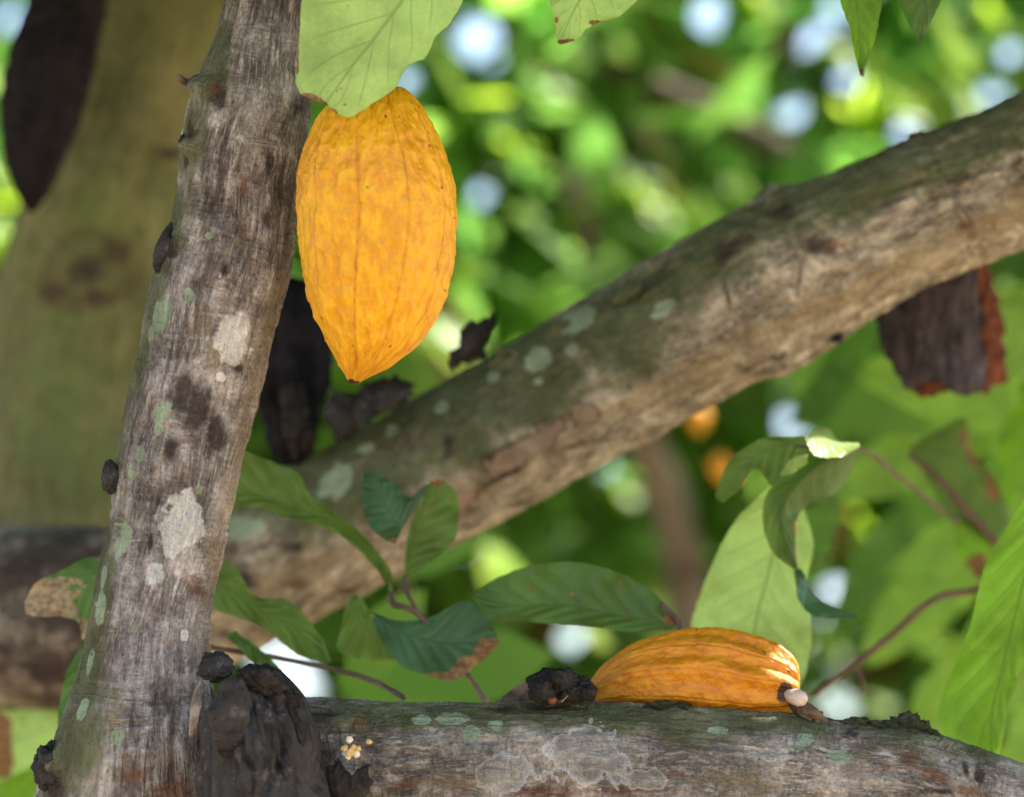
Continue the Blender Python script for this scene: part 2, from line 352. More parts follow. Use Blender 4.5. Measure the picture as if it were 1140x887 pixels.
M_RUST = rotten('shell_rust', (.03, .01, .006), (.14, .045, .02), (.26, .10, .05), .2, fs=(200, 200))
M_DRY = rotten('dry_brown', (.03, .02, .015), (.14, .09, .06), (.32, .24, .17), fs=(60, 100))
M_WOODCUT = rotten('dry_tan', (.10, .08, .06), (.26, .21, .17), (.42, .37, .33), fs=(30, 160))
def stem_mat(name, a, b, rough=.6):
    t = NT(name); bc = t.attr('bc', True); n = t.noise(t.vmul(bc, (60, 300, 300)), 1, 4, .6)
    return t.done(t.pbr(t.mix(t.ss(n, .3, .7), a, b), rough, t.bump(n, .7, .0005), .3))
M_TWIG = stem_mat('twig_brown', (.06, .035, .025), (.17, .11, .08)); M_GSTEM = stem_mat('stem_green', (.07, .12, .03), (.14, .22, .06))
M_TWIGT = stem_mat('twig_tan', (.16, .10, .06), (.30, .21, .13)); M_PSTEM = stem_mat('pod_stalk_pale', (.45, .33, .25), (.75, .62, .52))
def pod_mat(name, c0=(.60, .255, .004), c1=(.69, .325, .005), c2=(.80, .44, .008), cr=(.58, .20, .01), brown=.5):
    t = NT(name); bc = t.attr('bc', True)
    n1 = t.noise(t.vmul(bc, (90, 210, 210)), 1, 5, .6); n2 = t.noise(bc, 26, 3, .5); g = t.noise(bc, 500, 4, .6)
    col = t.ramp(t.ss(t.math('ADD', t.math('MULTIPLY', n1, .75), t.math('MULTIPLY', n2, .25)), .3, .7), [(0, c0), (.4, c1), (1, c2)])
    col = t.mix(t.ss(t.noise(t.vmul(bc, (70, 120, 120)), 1, 4, .65), .58, .75, 0, .22), col, cr)
    col = t.mix(t.ss(t.attr('furrow'), .2, 1, 0, .3), col, (.50, .17, .006))
    gr = t.math('ADD', t.attr('groove'), t.math('MULTIPLY', t.math('SUBTRACT', t.noise(bc, 160, 4, .6), .5), .9))
    col = t.mix(t.ss(gr, .25, .95, 0, brown), col, (.16, .07, .015))
    col = t.mix(t.math('MULTIPLY', t.ss(t.math('ADD', t.attr('dark'), t.math('MULTIPLY', t.math('SUBTRACT', n1, .5), .6)), 0, .2), .95), col, (.03, .018, .012))
    vo = t.n('ShaderNodeTexVoronoi', {'Vector': bc, 'Scale': 130}); rr = t.noise(bc, 24, 2)
    sp = t.math('MULTIPLY', t.ss(vo.outputs['Distance'], .16, .07), t.ss(t.n('ShaderNodeSeparateColor', {0: vo.outputs['Color']}).outputs[0], .74, .76))
    col = t.mix(t.math('MULTIPLY', sp, .85), col, (.06, .028, .01))
    vo2 = t.n('ShaderNodeTexVoronoi', {'Vector': bc, 'Scale': 75}); sp2 = t.math('MULTIPLY', t.ss(vo2.outputs['Distance'], .09, .05), t.ss(t.n('ShaderNodeSeparateColor', {0: vo2.outputs['Color']}).outputs[1], .95, .96))
    col = t.mix(t.math('MULTIPLY', sp2, .8), col, (.8, .72, .5))
    h = t.math('ADD', t.math('MULTIPLY', n1, 1.0), t.math('MULTIPLY', g, .12))
    return t.done(t.pbr(col, t.ss(n1, .3, .7, .36, .52), t.bump(h, 1.0, .002), .42, Subsurface_Weight=.12, Subsurface_Radius=(.01, .004, .001), Subsurface_Scale=1.0))
M_POD = pod_mat('pod_yellow', brown=.75); M_POD2 = pod_mat('pod_orange', (.42, .14, .006), (.58, .215, .007), (.68, .29, .011), (.45, .12, .01), .65)

L_PALE = leaf_mat('leaf_pale', (.33, .54, .17), (.52, .80, .22), .45, .5, (.19, .30, .09), .5, .3)
L_MID = leaf_mat('leaf_mid', (.07, .125, .035), (.20, .38, .06), .5, .42, (.12, .19, .07), .3, .35)
L_DARK = leaf_mat('leaf_dark', (.048, .11, .025), (.15, .33, .045), .35, .42, (.11, .18, .07), .3, .38)
L_TEAL = leaf_mat('leaf_teal', (.035, .10, .05), (.09, .24, .07), .3, .42, (.07, .14, .07), .3, .4)
L_BRIGHT = leaf_mat('leaf_bright', (.08, .175, .02), (.30, .66, .035), .6, .4, (.10, .22, .03), .4, .4)
L_LIT = leaf_mat('leaf_sunlit', (.30, .42, .16), (.45, .72, .08), .4, .28, (.3, .4, .15), .3, .7)  # paler, glossier leaf colour that paints in the sun's glare
L_CREAM = leaf_mat('leaf_green_cream', (.06, .14, .035), (.16, .34, .06), .35, .45, (.14, .25, .09), .4, .4, brown=(.42, .33, .20))

# ------------------------------------------------------------------ front cacao tree
tree = empty('cacao_tree', P(190, 1000, 2.02), 'sharp grey-brown limb with white lichen patches, joined to a mossy horizontal branch', 'tree')
limb_pts = [(312, -90, 2.0, 43), (304, -40, 2.0, 43), (298, 0, 2.0, 43), (290, 50, 2.0, 49), (281, 110, 2.0, 62), (272, 160, 2.0, 66), (266, 200, 2.0, 65), (262, 240, 2.0, 66), (252, 290, 2.0, 69), (235, 350, 2.0, 70), (222, 420, 2.0, 68), (202, 500, 2.0, 68), (186, 600, 2.0, 63), (174, 650, 2.0, 64), (165, 715, 2.0, 69), (160, 770, 2.0, 78), (158, 830, 2.0, 98), (162, 890, 2.01, 125), (168, 960, 2.02, 140)]
marks = dict(
    white=[(259, 383, 21, 30), (258, 365, 18, 16), (202, 592, 24, 36, -10), (208, 570, 18, 22), (192, 608, 14, 18), (173, 638, 12, 15), (268, 362, 12, 20), (206, 705, 4, 7), (246, 420, 8, 8)],
    ring=[],
    lich=[(181, 349, 9, 20, -12), (168, 372, 7, 10), (212, 329, 7, 9), (177, 462, 11, 14), (176, 478, 8, 8), (155, 507, 7, 12), (147, 527, 6, 9), (140, 600, 8, 16), (132, 612, 7, 12), (116, 640, 5, 14, -8), (112, 676, 6, 18, -6), (101, 735, 4, 14, -10), (222, 545, 5, 5), (234, 262, 5, 4), (92, 790, 6, 14, -12), (150, 700, 5, 5), (130, 820, 12, 14)],
    dark=[(222, 455, 22, 46, -10), (205, 430, 15, 34, -10), (190, 500, 12, 24, -10), (240, 485, 14, 30), (296, 243, 10, 20), (300, 180, 8, 20), (265, 410, 14, 8), (333, 120, 20, 24), (246, 110, 12, 22), (168, 600, 5, 18), (260, 790, 40, 60), (230, 830, 26, 50), (300, 830, 60, 90), (60, 870, 26, 30), (212, 150, 12, 16), (207, 180, 8, 12), (190, 280, 10, 20), (250, 300, 6, 12)],  # dark blotches; the one beside the pod's shoulder paints in its shade
    moss=[(200+(-.27)*k, 200+k, 22, 60, -14) for k in (-120, -40, 40, 120, 200, 300)] + [(110, 640, 24, 80), (95, 740, 26, 80), (85, 830, 40, 60), (240, 60, 20, 60)],
    tan=[(296, 370, 12, 50, -16), (283, 430, 12, 50, -14), (268, 495, 14, 50, -12), (254, 560, 15, 50, -8), (241, 630, 16, 60, -4), (232, 700, 18, 50), (240, 400, 14, 24), (225, 360, 12, 20), (125, 800, 18, 26), (310, 320, 9, 40, -14)],
    rust=[(215, 652, 12, 22), (240, 100, 8, 8), (150, 860, 50, 16), (190, 880, 60, 20), (244, 740, 14, 14), (270, 205, 8, 16), (208, 645, 8, 20)])
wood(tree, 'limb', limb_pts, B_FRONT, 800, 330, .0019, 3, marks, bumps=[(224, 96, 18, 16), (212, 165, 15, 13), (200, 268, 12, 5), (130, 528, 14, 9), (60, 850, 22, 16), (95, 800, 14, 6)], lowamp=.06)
br_pts = [(150, 900, 2.03, 60), (200, 890, 2.02, 84), (260, 875, 2.01, 94), (345, 866, 2.0, 88), (430, 864, 2.0, 82), (540, 865, 2.0, 82), (660, 866, 2.0, 83), (770, 871, 2.0, 82), (860, 877, 2.0, 81), (930, 884, 2.0, 80), (1000, 892, 2.0, 83), (1060, 915, 2.0, 84), (1140, 940, 2.0, 82), (1230, 970, 2.0, 78)]
bmarks = dict(
    white=[(383, 838, 3, 4)],
    ring=[(650, 840, 46, 34, -4), (560, 860, 34, 22, 5), (720, 868, 24, 10)],
    lich=[(552, 806, 9, 9), (524, 818, 12, 13), (505, 800, 24, 8), (896, 822, 10, 10), (934, 842, 14, 10, -10), (800, 812, 12, 5), (470, 800, 12, 7), (890, 830, 8, 6)],
    dark=[(350, 800, 40, 26), (360, 850, 30, 40), (1090, 866, 8, 16), (1075, 855, 6, 20), (1020, 812, 22, 12), (950, 815, 20, 12), (1050, 880, 30, 6), (610, 788, 40, 5), (560, 790, 30, 5)],
    moss=[(x, 796+max(0, (x-900)*.12), 60, 17) for x in range(400, 1150, 70)] + [(x, 800+max(0, (x-900)*.12), 50, 22) for x in (700, 760, 830, 900)],
    tan=[(524, 818, 14, 10), (480, 802, 40, 8), (500, 870, 60, 10), (820, 870, 50, 14), (960, 838, 20, 10), (1015, 850, 20, 8)],
    rust=[(1010, 844, 20, 12, -20), (1040, 862, 36, 12, -20), (985, 855, 14, 8), (1075, 878, 30, 6, -15), (400, 800, 14, 16), (700, 878, 60, 6), (600, 880, 50, 7), (450, 872, 30, 8), (750, 860, 20, 6)])
wood(tree, 'branch', br_pts, B_LOW, 900, 300, .0017, 11, bmarks, bumps=[(470, 790, 16, 4), (640, 790, 30, 4), (760, 792, 18, 4), (900, 802, 16, 8), (955, 812, 18, 7), (1012, 812, 16, 12), (1050, 830, 12, 5), (380, 785, 20, 5), (1070, 870, 26, 5)], lowamp=.04, fs=(34, 80))
stem(tree, [(236, 96, 2.0, 12), (220, 92, 1.995, 10), (208, 92, 1.99, 5), (198, 86, 1.985, 4)], M_DRY, 'broken_twig_stub', rough=.35, seed=5)
lump(tree, 207, 163, 1.99, 7, 13, 9, M_ROTG, seed=4, ang=10)
lump(tree, 184, 277, 1.985, 10, 26, 9, M_ROTG, seed=8, ang=-22, amp=.35)
lump(tree, 123, 531, 1.99, 10, 18, 12, M_ROTG, seed=12)
lump(tree, 56, 853, 1.98, 18, 26, 18, M_ROTG, seed=15, amp=.4)
lump(tree, 240, 742, 1.96, 18, 16, 14, M_ROTG, seed=19, amp=.4)
lump(tree, 219, 790, 1.94, 7, 30, 7, M_WOODCUT, seed=22, ang=-8)
for q in [(952, 806, 22, 7, 3), (985, 806, 20, 6, -4), (1012, 808, 18, 11, 0), (1032, 816, 12, 8, -20), (1060, 832, 20, 5, -22), (903, 800, 14, 9, -20), (735, 783, 16, 4, 4), (760, 785, 8, 5, 0), (930, 808, 14, 5, -20)]:
    lump(tree, q[0], q[1]+3, 2.0, q[2]*1.15, q[3]*1.2, 22, B_LOWD, 'knot', q[4], seed=int(q[0]) % 31, amp=.7, fr=3, n=64, moss=.1)
# ------------------------------------------------------------------ back cacao tree: thick trunk and long diagonal branch
back = empty('cacao_tree', P(60, 1100, 2.7), 'thick blurred mossy trunk at left with long diagonal branch crossing behind the yellow pod', 'tree')
wood(back, 'trunk', [(215, -120, 2.72, 88), (195, 0, 2.72, 92), (158, 130, 2.71, 98), (118, 290, 2.7, 106), (92, 430, 2.7, 112), (80, 560, 2.7, 118), (66, 720, 2.7, 128), (60, 900, 2.7, 140)], B_BACK, 300, 160, .0022, 21,
     dict(ring=[(98, 302, 68, 50, 0, 1)], dark=[(190, 170, 30, 12), (92, 300, 40, 30, 0, 1), (60, 326, 30, 20, 0, 1), (132, 280, 30, 26, 0, 1), (110, 330, 34, 14, 0, 1)], moss=[(60, 450, 60, 140), (100, 250, 40, 90), (110, 520, 80, 60)], tan=[(200, 120, 40, 80), (100, 300, 22, 16)]), bumps=[(96, 300, 50, 12), (96, 300, 20, -8)])
dpts = [(1300, 118, 2.22, 80), (1215, 158, 2.23, 80), (1140, 192, 2.24, 78), (1060, 222, 2.25, 76), (1000, 247, 2.25, 76), (940, 277, 2.26, 81), (870, 314, 2.27, 88), (800, 350, 2.28, 86), (700, 405, 2.3, 84), (600, 460, 2.32, 81), (500, 515, 2.34, 80), (420, 560, 2.36, 79), (350, 597, 2.38, 80), (270, 640, 2.4, 82), (160, 680, 2.44, 96), (60, 690, 2.48, 104), (-80, 690, 2.52, 110)]
dm = dict(
    ring=[(590, 500, 54, 15, 32), (500, 566, 46, 11, 36), (652, 462, 16, 14, 20)],
    lich=[(641, 358, 26, 20, 25), (602, 398, 18, 17), (634, 388, 11, 12), (568, 398, 12, 14), (491, 454, 11, 9), (436, 480, 12, 9), (376, 535, 26, 24), (272, 590, 26, 16), (548, 420, 8, 7), (410, 500, 10, 8), (740, 345, 18, 10, 25), (600, 425, 6, 5)],
    moss=[(x, 443.5-(x-570)*.5+(-40 if x < 800 else -62), 80, 40, 27) for x in range(300, 1200, 50)] + [(400, 545, 120, 40, 27), (520, 480, 100, 45, 27), (600, 430, 90, 45, 27), (690, 380, 80, 45, 27), (960, 215, 90, 26, 25), (1080, 165, 90, 30, 24)],
    dark=[(815, 275, 34, 16, 35), (560, 500, 60, 5, 30), (910, 275, 30, 22), (60, 620, 150, 60), (20, 640, 110, 70), (90, 780, 110, 30), (60, 740, 130, 60), (270, 640, 26, 22), (560, 530, 60, 5, 28), (640, 468, 6, 18), (810, 330, 4, 30, 10), (890, 310, 4, 28, -8), (60, 690, 100, 40), (330, 610, 16, 8), (870, 235, 26, 16), (500, 500, 10, 20)],
    tan=[(x, 443.5-(x-570)*.5+72, 90, 26, 27) for x in range(300, 1200, 60)] + [(575, 505, 44, 20, 32)],
    rust=[(480, 590, 60, 7, 27), (640, 495, 30, 6, 20), (930, 272, 16, 8), (330, 650, 30, 8), (420, 560, 30, 8), (1080, 250, 30, 6)])
wood(back, 'branch', dpts, B_DIAG, 640, 220, .0022, 31, dm, bumps=[(870, 405, 40, 10), (860, 218, 30, 10), (815, 262, 26, 7), (575, 505, 50, 5), (910, 275, 24, 4)], lowamp=.07, fs=(34, 90))
for q in [(838, 244, 22, 13, 30), (700, 322, 18, 6, 28), (620, 362, 14, 5, 28), (560, 400, 16, 6, 30), (760, 290, 14, 7, 30), (985, 178, 16, 5, 20), (1100, 130, 14, 5, 20), (866, 222, 16, 9, 20), (800, 270, 22, 12, 35), (1020, 150, 8, 6, 10), (931, 372, 7, 6, 20), (560, 388, 8, 5, 30)]:
    lump(back, q[0], q[1]+3, 2.25, q[2], q[3], 12, M_ROT if q[0] > 930 else B_DIAG, 'knot', q[4], seed=int(q[0]) % 29, amp=.6, n=40, moss=.7)
# ------------------------------------------------------------------ hanging yellow pod
def pod(name, slices, dep, label, mat, horiz=False, ridge=.02, wart=.0012, seed=2, dark=None, dslope=0.0, groove=.5, nseg=360, nrings=420, squash=1.0, cav=0.0, rot=0.0, group=None, dents=(), cat='cacao pod'):
    pts = []
    for k, (a, lo, hi) in enumerate(slices):
        c, r = (lo+hi)/2, (hi-lo)/2
        dz = dep + dslope*k/(len(slices)-1)
        p = P(a, c, dz) if horiz else P(c, a, dz); pts.append([*p, r*K*dz])
    Lt = sum(np.linalg.norm(np.subtract(pts[i+1][:3], pts[i][:3])) for i in range(len(pts)-1))
    def disp(S, T, Rr, bc):
        T2 = T + rot + .10*np.sin(S*30+seed)
        pr = (np.cos(5*T2)*.55+np.cos(10*T2+.6)*.75)
        o = Rr*ridge*pr*(1+ (1.6*np.clip(S/Lt*2.2-1.2, 0, 1) if horiz else .6*np.clip(1-S/Lt*3, 0, 1)))
        gq = 1-np.abs(np.abs(((T2*10/(2*np.pi)) % 1)-.5)*2-1)/.16
        o = o - Rr*.028*np.clip(gq, 0, 1)**2
        w = np.clip(Rr/.012, 0, 1)
        o = o + wart*w*(fbm(bc*np.array([170, 260, 260]), seed, 4)*1.1 + (1-2.4*np.abs(fbm(bc*np.array([90, 190, 190]), seed+9, 3)))*.8)
        return o
    V, F, d = loft_data(np.array(pts), nrings, nseg, disp, squash=squash, fixed=(RT*1.0-FW*.12 if horiz else -UP))
    T2 = d['th'] + rot + .10*np.sin(d['s']*30+seed)
    g = np.abs(((T2*10/(2*np.pi)) % 1)-.5)*2            # 1 at the middle of a furrow
    wob = .03*fbm(d['bc']*60, seed+3); gf = g
    g = 1-np.abs(g-1+wob)/.05; on = vnoise(np.stack([d['s']*22, np.floor(T2*10/(2*np.pi)), 0*T2], -1), seed+40)
    gr = np.clip(g, -.5, 1)*np.clip(on*2+groove, 0, 1)
    e = empty(name, pts[0][:3], label, cat, group)
    o = mesh_obj('husk', V, F, mat, e, dict(bc=d['bc'], groove=gr, furrow=np.clip(1-np.abs(gf-1+wob)/.22, 0, 1), dark=patches(V, d['nrm'], dark or [])))
    return e
hang = pod('cacao_pod', [(96.5, 428, 438), (97.5, 415, 445), (101, 398, 452), (110, 375, 461), (123, 361, 470), (141, 350, 480), (177, 336, 496), (209, 331, 504), (254, 332, 506), (312, 339, 499), (348, 350, 487), (384, 367, 463), (397, 374, 448), (407, 379, 435), (416, 384, 418), (422, 387, 406), (426, 389, 400), (427.5, 391, 397)], 1.955,
           'ripe plump yellow-orange cacao pod hanging point down from the grey limb', M_POD, group='ripe cacao pods near the camera', seed=6, dark=[(391, 425, 6, 5), (397, 426, 4, 4)], groove=.25, rot=.35)
stem(hang, [(432, 100, 1.955, 7), (420, 84, 1.965, 6), (385, 74, 1.98, 6), (340, 80, 1.99, 8)], M_TWIG, 'stalk')
lying = pod('cacao_pod', [(652, 774, 780), (657, 760, 788), (668, 746, 792), (685, 731, 796), (705, 719, 799), (735, 709, 803), (770, 703, 806), (806, 704, 808), (838, 712, 807), (862, 720, 802), (880, 732, 796), (889, 744, 790), (889, 753, 783), (882, 760, 778), (874, 763, 774)], 2.045,
            'ripe orange cacao pod lying on its side on top of the mossy horizontal branch', M_POD2, horiz=True, group='ripe cacao pods near the camera', ridge=.055, wart=.0009, seed=13, dslope=-.045, groove=.2, dark=[(874, 770, 13, 15), (654, 776, 6, 8)], rot=.2)
stem(lying, [(866, 770, 2.02, 9), (880, 773, 2.0, 9), (892, 778, 1.99, 9), (897, 781, 1.99, 5)], M_PSTEM, 'stalk', rough=.1)
stem(lying, [(880, 780, 2.005, 6), (893, 788, 1.995, 8), (905, 797, 1.99, 9), (918, 806, 1.995, 7), (930, 812, 2.0, 4)], M_DRY, 'stalk_base', rough=1.0, n=90, ns=28)
# ------------------------------------------------------------------ old black pods
def oldpod(slices, dep, label, mat, seed, ridge=.05, wart=.002, group=None, horiz=False, dslope=0):
    return pod('rotten_pod', slices, dep, label, mat, ridge=ridge, wart=wart, seed=seed, nseg=160, nrings=160, horiz=horiz, dslope=dslope, cat='rotten pod')
oldpod([(-60, 60, 130), (-20, 46, 125), (0, 38, 118), (60, 14, 106), (120, 4, 92), (170, 6, 72), (210, 18, 54), (233, 30, 41), (237, 34, 37)], 2.58, 'large blurred black pod hanging beside the mossy trunk in the top left corner', M_ROTB, 3)
e = oldpod([(308, 314, 324), (312, 300, 336), (322, 289, 349), (342, 280, 359), (372, 274, 366), (410, 273, 366), (440, 277, 360), (455, 290, 352), (480, 298, 350), (500, 303, 344), (514, 312, 332), (518, 318, 326)], 2.36, 'slim rotten black pod hanging between the grey limb and the yellow pod', M_ROTB, 5, ridge=.07)
lump(e, 331, 468, 2.325, 17, 30, 12, M_ROT, 'torn_husk', 8, 9, .7, n=48)
e = empty('rotten_pod', P(290, 900, 1.93), 'cracked black rotten pod at the fork of the limb and the horizontal branch', 'rotten pod')
def rp(S, T, Rr, bc):
    return Rr*(.05*np.cos(7*T+1)+.05*np.cos(4*T)) + .0034*fbm(bc*np.array([28, 190, 190]), 5, 5) - .003*np.exp(-(fbm(bc*np.array([25, 60, 60]), 45, 3)/.07)**2) - .004*np.exp(-((np.sin(T*.5+.15+.2*np.sin(S*60)))/.05)**2)
q = np.array([[*P(a, b, 1.93), r*K*1.93] for a, b, r in [(262, 752, 4), (268, 756, 22), (276, 768, 42), (282, 790, 56), (288, 820, 62), (293, 860, 68), (297, 900, 72), (300, 950, 66), (300, 1000, 40)]])
V, F, d = loft_data(q, 360, 360, rp); mesh_obj('husk', V, F, M_ROTG, e, dict(bc=d['bc']))
lump(e, 256, 796, 1.905, 22, 42, 14, M_ROTG, 'torn_husk', -6, 33, .25)
lump(e, 292, 756, 1.915, 26, 16, 18, M_ROT, 'torn_husk', -20, 35, .5)
lump(e, 330, 800, 1.92, 12, 40, 16, M_ROT, 'torn_husk', 14, 37, .4)
# shell fragments
def shard(parent, outline, dep, mat, name='shell', curl=.3, seed=1, thick=3.0, n=44):
    """thick curled fragment from a closed outline (fan grid to its centre)"""
    o = np.array(outline, float); c = o.mean(0); m = 160
    cl = np.vstack([o, o[:1]]); sg = np.linalg.norm(np.diff(cl, axis=0), axis=1); cu = np.concatenate([[0], np.cumsum(sg)])
    t = np.linspace(0, cu[-1], m, endpoint=False); E = np.stack([np.interp(t, cu, cl[:, k]) for k in (0, 1)], -1)
    E += np.stack([fbm(np.stack([t*.09, 0*t, 0*t+seed], -1), 1), fbm(np.stack([t*.16, 0*t+5, 0*t+seed], -1), 2)], -1)*5
    rr = np.linspace(0, 1, n)[:, None, None]; G = c + (E-c)[None]*rr; rad = np.ptp(o[:, 0])/2
    X, Y = G[..., 0], G[..., 1]; zz = curl*((X-c[0])/rad)**2*rad + 5*fbm(np.stack([X*.05, Y*.05, X*0+seed], -1), seed)
    sc = K*dep
    def lift(side):
        base = CAM + FW*dep + ((X-570)*sc)[..., None]*RT + ((443.5-Y)*sc)[..., None]*UP
        tk = thick*(1-rr[..., 0]**6)
        nn = 4.5*fbm(np.stack([X*.12, Y*.05, X*0+side*9], -1), seed+side, 4)
        return base + FW*((zz+side*tk+nn*.6)*sc)[..., None]
    A, Bk = lift(-1), lift(1); V = np.vstack([A.reshape(-1, 3), Bk.reshape(-1, 3)])
    i = np.arange(n-1)[:, None]; j = np.arange(m)[None]; a = i*m+j; b = i*m+(j+1) % m; N0 = n*m
    F = np.vstack([np.stack([a, a+m, b+m, b], -1).reshape(-1, 4), np.stack([a, b, b+m, a+m], -1).reshape(-1, 4)+N0])
    j = np.arange(m); a = (n-1)*m+j; b = (n-1)*m+(j+1) % m
    F = np.vstack([F, np.stack([a, a+N0, b+N0, b], -1)])
    bc = np.vstack([np.stack([Y*sc, X*sc, X*0], -1).reshape(-1, 3)]*2)
    return mesh_obj(name, V, F, mat, parent, dict(bc=bc, **{k: np.full(len(V), -1.0) for k in AT}))
e = empty('dried_pod_husk', P(1050, 300, 2.33), 'broken dark pod husk with rusty torn inside hanging under the diagonal branch at right', 'pod husk')
shard(e, [(1060, 270), (1100, 285), (1105, 300), (1103, 318), (1113, 330), (1112, 345), (1121, 360), (1118, 380), (1123, 400), (1120, 425), (1105, 428), (1098, 440), (1070, 430), (1030, 442), (1015, 432), (1010, 400), (1030, 300)], 2.37, M_RUST, 'torn_edge', .25, 4, 5)
shard(e, [(975, 300), (1080, 285), (1090, 300), (1090, 340), (1096, 380), (1100, 400), (1101, 424), (1090, 438), (1076, 442), (1060, 436), (1040, 424), (1022, 428), (1008, 434), (1001, 420), (990, 400), (980, 372), (972, 345)], 2.33, M_SHELL, 'husk', .35, 7, 5)
e = empty('rotten_pod', P(410, 490, 2.3), 'charred open pod husk lying on the diagonal branch below the tip of the yellow pod', 'rotten pod')
shard(e, [(358, 452), (372, 434), (395, 440), (410, 425), (440, 418), (462, 426), (455, 444), (430, 458), (405, 470), (390, 492), (370, 490)], 2.3, M_ROT, 'husk', .2, 11, 9)
shard(e, [(392, 462), (400, 446), (425, 436), (455, 430), (462, 436), (440, 450), (415, 464), (398, 476)], 2.27, M_ROTG, 'torn_edge', .3, 12, 3)
shard(e, [(362, 460), (372, 448), (386, 456), (392, 470), (384, 484), (372, 478)], 2.275, M_ROTG, 'torn_edge', .3, 14, 2)
e = empty('bark_flake', P(520, 412, 2.28), 'small black curled bark flake standing on the diagonal branch right of the yellow pod', 'bark flake')
shard(e, [(500, 408), (499, 392), (509, 386), (512, 368), (526, 356), (551, 348), (551, 362), (546, 378), (540, 386), (540, 398), (524, 403), (514, 404), (506, 412)], 2.28, M_ROT, 'flake', .3, 17, 5)
shard(e, [(510, 396), (516, 376), (530, 366), (536, 376), (524, 392)], 2.262, M_ROTG, 'inner_face', .2, 18, 2)
e = empty('dried_husk', P(390, 900, 1.93), 'small black shrivelled husk on the horizontal branch beside the rotten pod', 'dried husk')
shard(e, [(362, 856), (372, 850), (378, 842), (384, 856), (392, 862), (404, 852), (414, 852), (411, 862), (415, 872), (408, 890), (396, 896), (372, 890), (364, 876)], 1.93, M_ROT, 'husk', .2, 21, 4)
e = empty('withered_flower', P(389, 838, 1.925), 'tiny cream-yellow withered flowers on the branch above the black husk', 'flower')
t_ = NT('petal'); M_PET = t_.done(t_.pbr((.6, .42, .16), .6)); t_ = NT('petal_pale'); M_PETW = t_.done(t_.pbr((.72, .66, .5), .6))
for i, (x, y, r) in enumerate([(389, 823, 4), (384, 833, 4), (391, 837, 5), (397, 839, 4), (394, 831, 3), (411, 825, 3), (388, 842, 3), (399, 833, 3)]):
    lump(e, x, y, 1.922, r, r*.9, r, M_PETW if i % 3 == 0 else M_PET, 'petal', i*30, i+50, .5, n=12)
e = empty('dried_pod_stub', P(630, 785, 1.985), 'knobbly black dried pod stub on the branch left of the lying orange pod', 'pod stub')
for i, (x, y, rx, ry) in enumerate([(612, 762, 20, 16), (625, 757, 16, 14), (604, 770, 14, 12), (646, 766, 15, 13), (636, 770, 14, 11), (656, 771, 8, 9)]):
    lump(e, x, y, 1.985-.006*(i % 3), rx, ry, 14, M_ROT, 'lobe', 0, i+60, .45, n=36)
lump(e, 615, 779, 1.96, 5, 4, 4, M_RUST, 'scab', 0, 70, .3, n=14)
stem(e, [(625, 781, 1.955, 1), (632, 774, 1.953, .8)], M_TWIGT, 'bristle', n=10)
e = empty('dead_leaf', P(580, 782, 2.03), 'grey-brown curled dead leaf lying on the branch behind the black stub', 'dead leaf')
shard(e, [(548, 786), (575, 764), (600, 750), (640, 750), (668, 766), (675, 778), (640, 786), (600, 790)], 2.03, M_DRY, 'blade', .15, 24, 2)

# ------------------------------------------------------------------ leaves near the focus plane
def one_leaf(label, base, mid, left, right, mat, d, stalk=None, name='leaf', group=None, **kw):
    e = empty(name, P(base[0], base[1], d), label, 'leaf', group)
    leaf(e, mid, left, right, mat, 'blade', d, **kw)
    if stalk: stem(e, stalk[0], stalk[1], 'stalk', n=40)
    return e
one_leaf('large pale green leaf with bitten brown tip covering the top of the yellow pod', (520, -110),
    [(530, -120), (449, 0), (418, 42), (393, 73), (362, 116)], [(500, -125), (400, -70), (342, -10), (333, 42), (329, 84), (334, 104), (345, 110), (361, 117)],
    [(545, -100), (535, -50), (516, 0), (502, 27), (485, 42), (473, 65), (454, 74), (439, 100), (418, 114), (391, 130), (376, 127), (364, 118)], L_PALE, 1.9,
    stalk=([(530, -120, 1.9, 3), (560, -160, 1.92, 4)], M_GSTEM), fold=-.10, wav=.0014, brown=[(346, 111, 12, 5, -10), (358, 116, 9, 4, -20), (372, 125, 6, 3, -30), (330, 60, 2, 30)], nv=130, nu=34, group='leaves hanging in at the top edge')
one_leaf('broad light green leaf with ragged brown tip at the top edge, centre', (690, -90),
    [(700, -90), (665, -30), (640, 10), (622, 49)], [(680, -95), (625, -40), (612, 0), (617, 22), (620, 46)], [(760, -80), (740, -30), (712, -2), (690, 18), (666, 25), (652, 33), (644, 44), (625, 50)],
    L_PALE, 2.02, stalk=([(700, -90, 2.02, 3), (720, -120, 2.03, 4)], M_GSTEM), fold=.1, brown=[(630, 48, 14, 5), (665, 27, 10, 3), (619, 22, 3, 4)], seed=4, group='leaves hanging in at the top edge')
one_leaf('narrow pointed green leaf with brown tip hanging at the top edge near the right', (940, -100),
    [(940, -100), (950, -20), (957, 40), (959, 84)], [(930, -100), (925, -50), (935, -2), (944, 30), (953, 66), (958, 86)], [(955, -100), (985, -50), (983, -4), (976, 36), (965, 70), (961, 86)],
    L_BRIGHT, 2.04, stalk=([(940, -100, 2.04, 3), (950, -140, 2.05, 3)], M_GSTEM), fold=.14, brown=[(959, 84, 7, 7)], seed=6, group='leaves hanging in at the top edge')
one_leaf('short green leaf tip at the top edge near the right corner', (1030, -90),
    [(1060, -100), (1035, -30), (1025, 46)], [(1040, -100), (1000, -40), (1004, 2), (1013, 28), (1023, 48)], [(1080, -90), (1065, -40), (1048, 0), (1038, 22), (1027, 49)],
    L_DARK, 2.06, stalk=([(1060, -100, 2.06, 3), (1080, -140, 2.07, 3)], M_GSTEM), fold=.12, seed=8, group='leaves hanging in at the top edge')
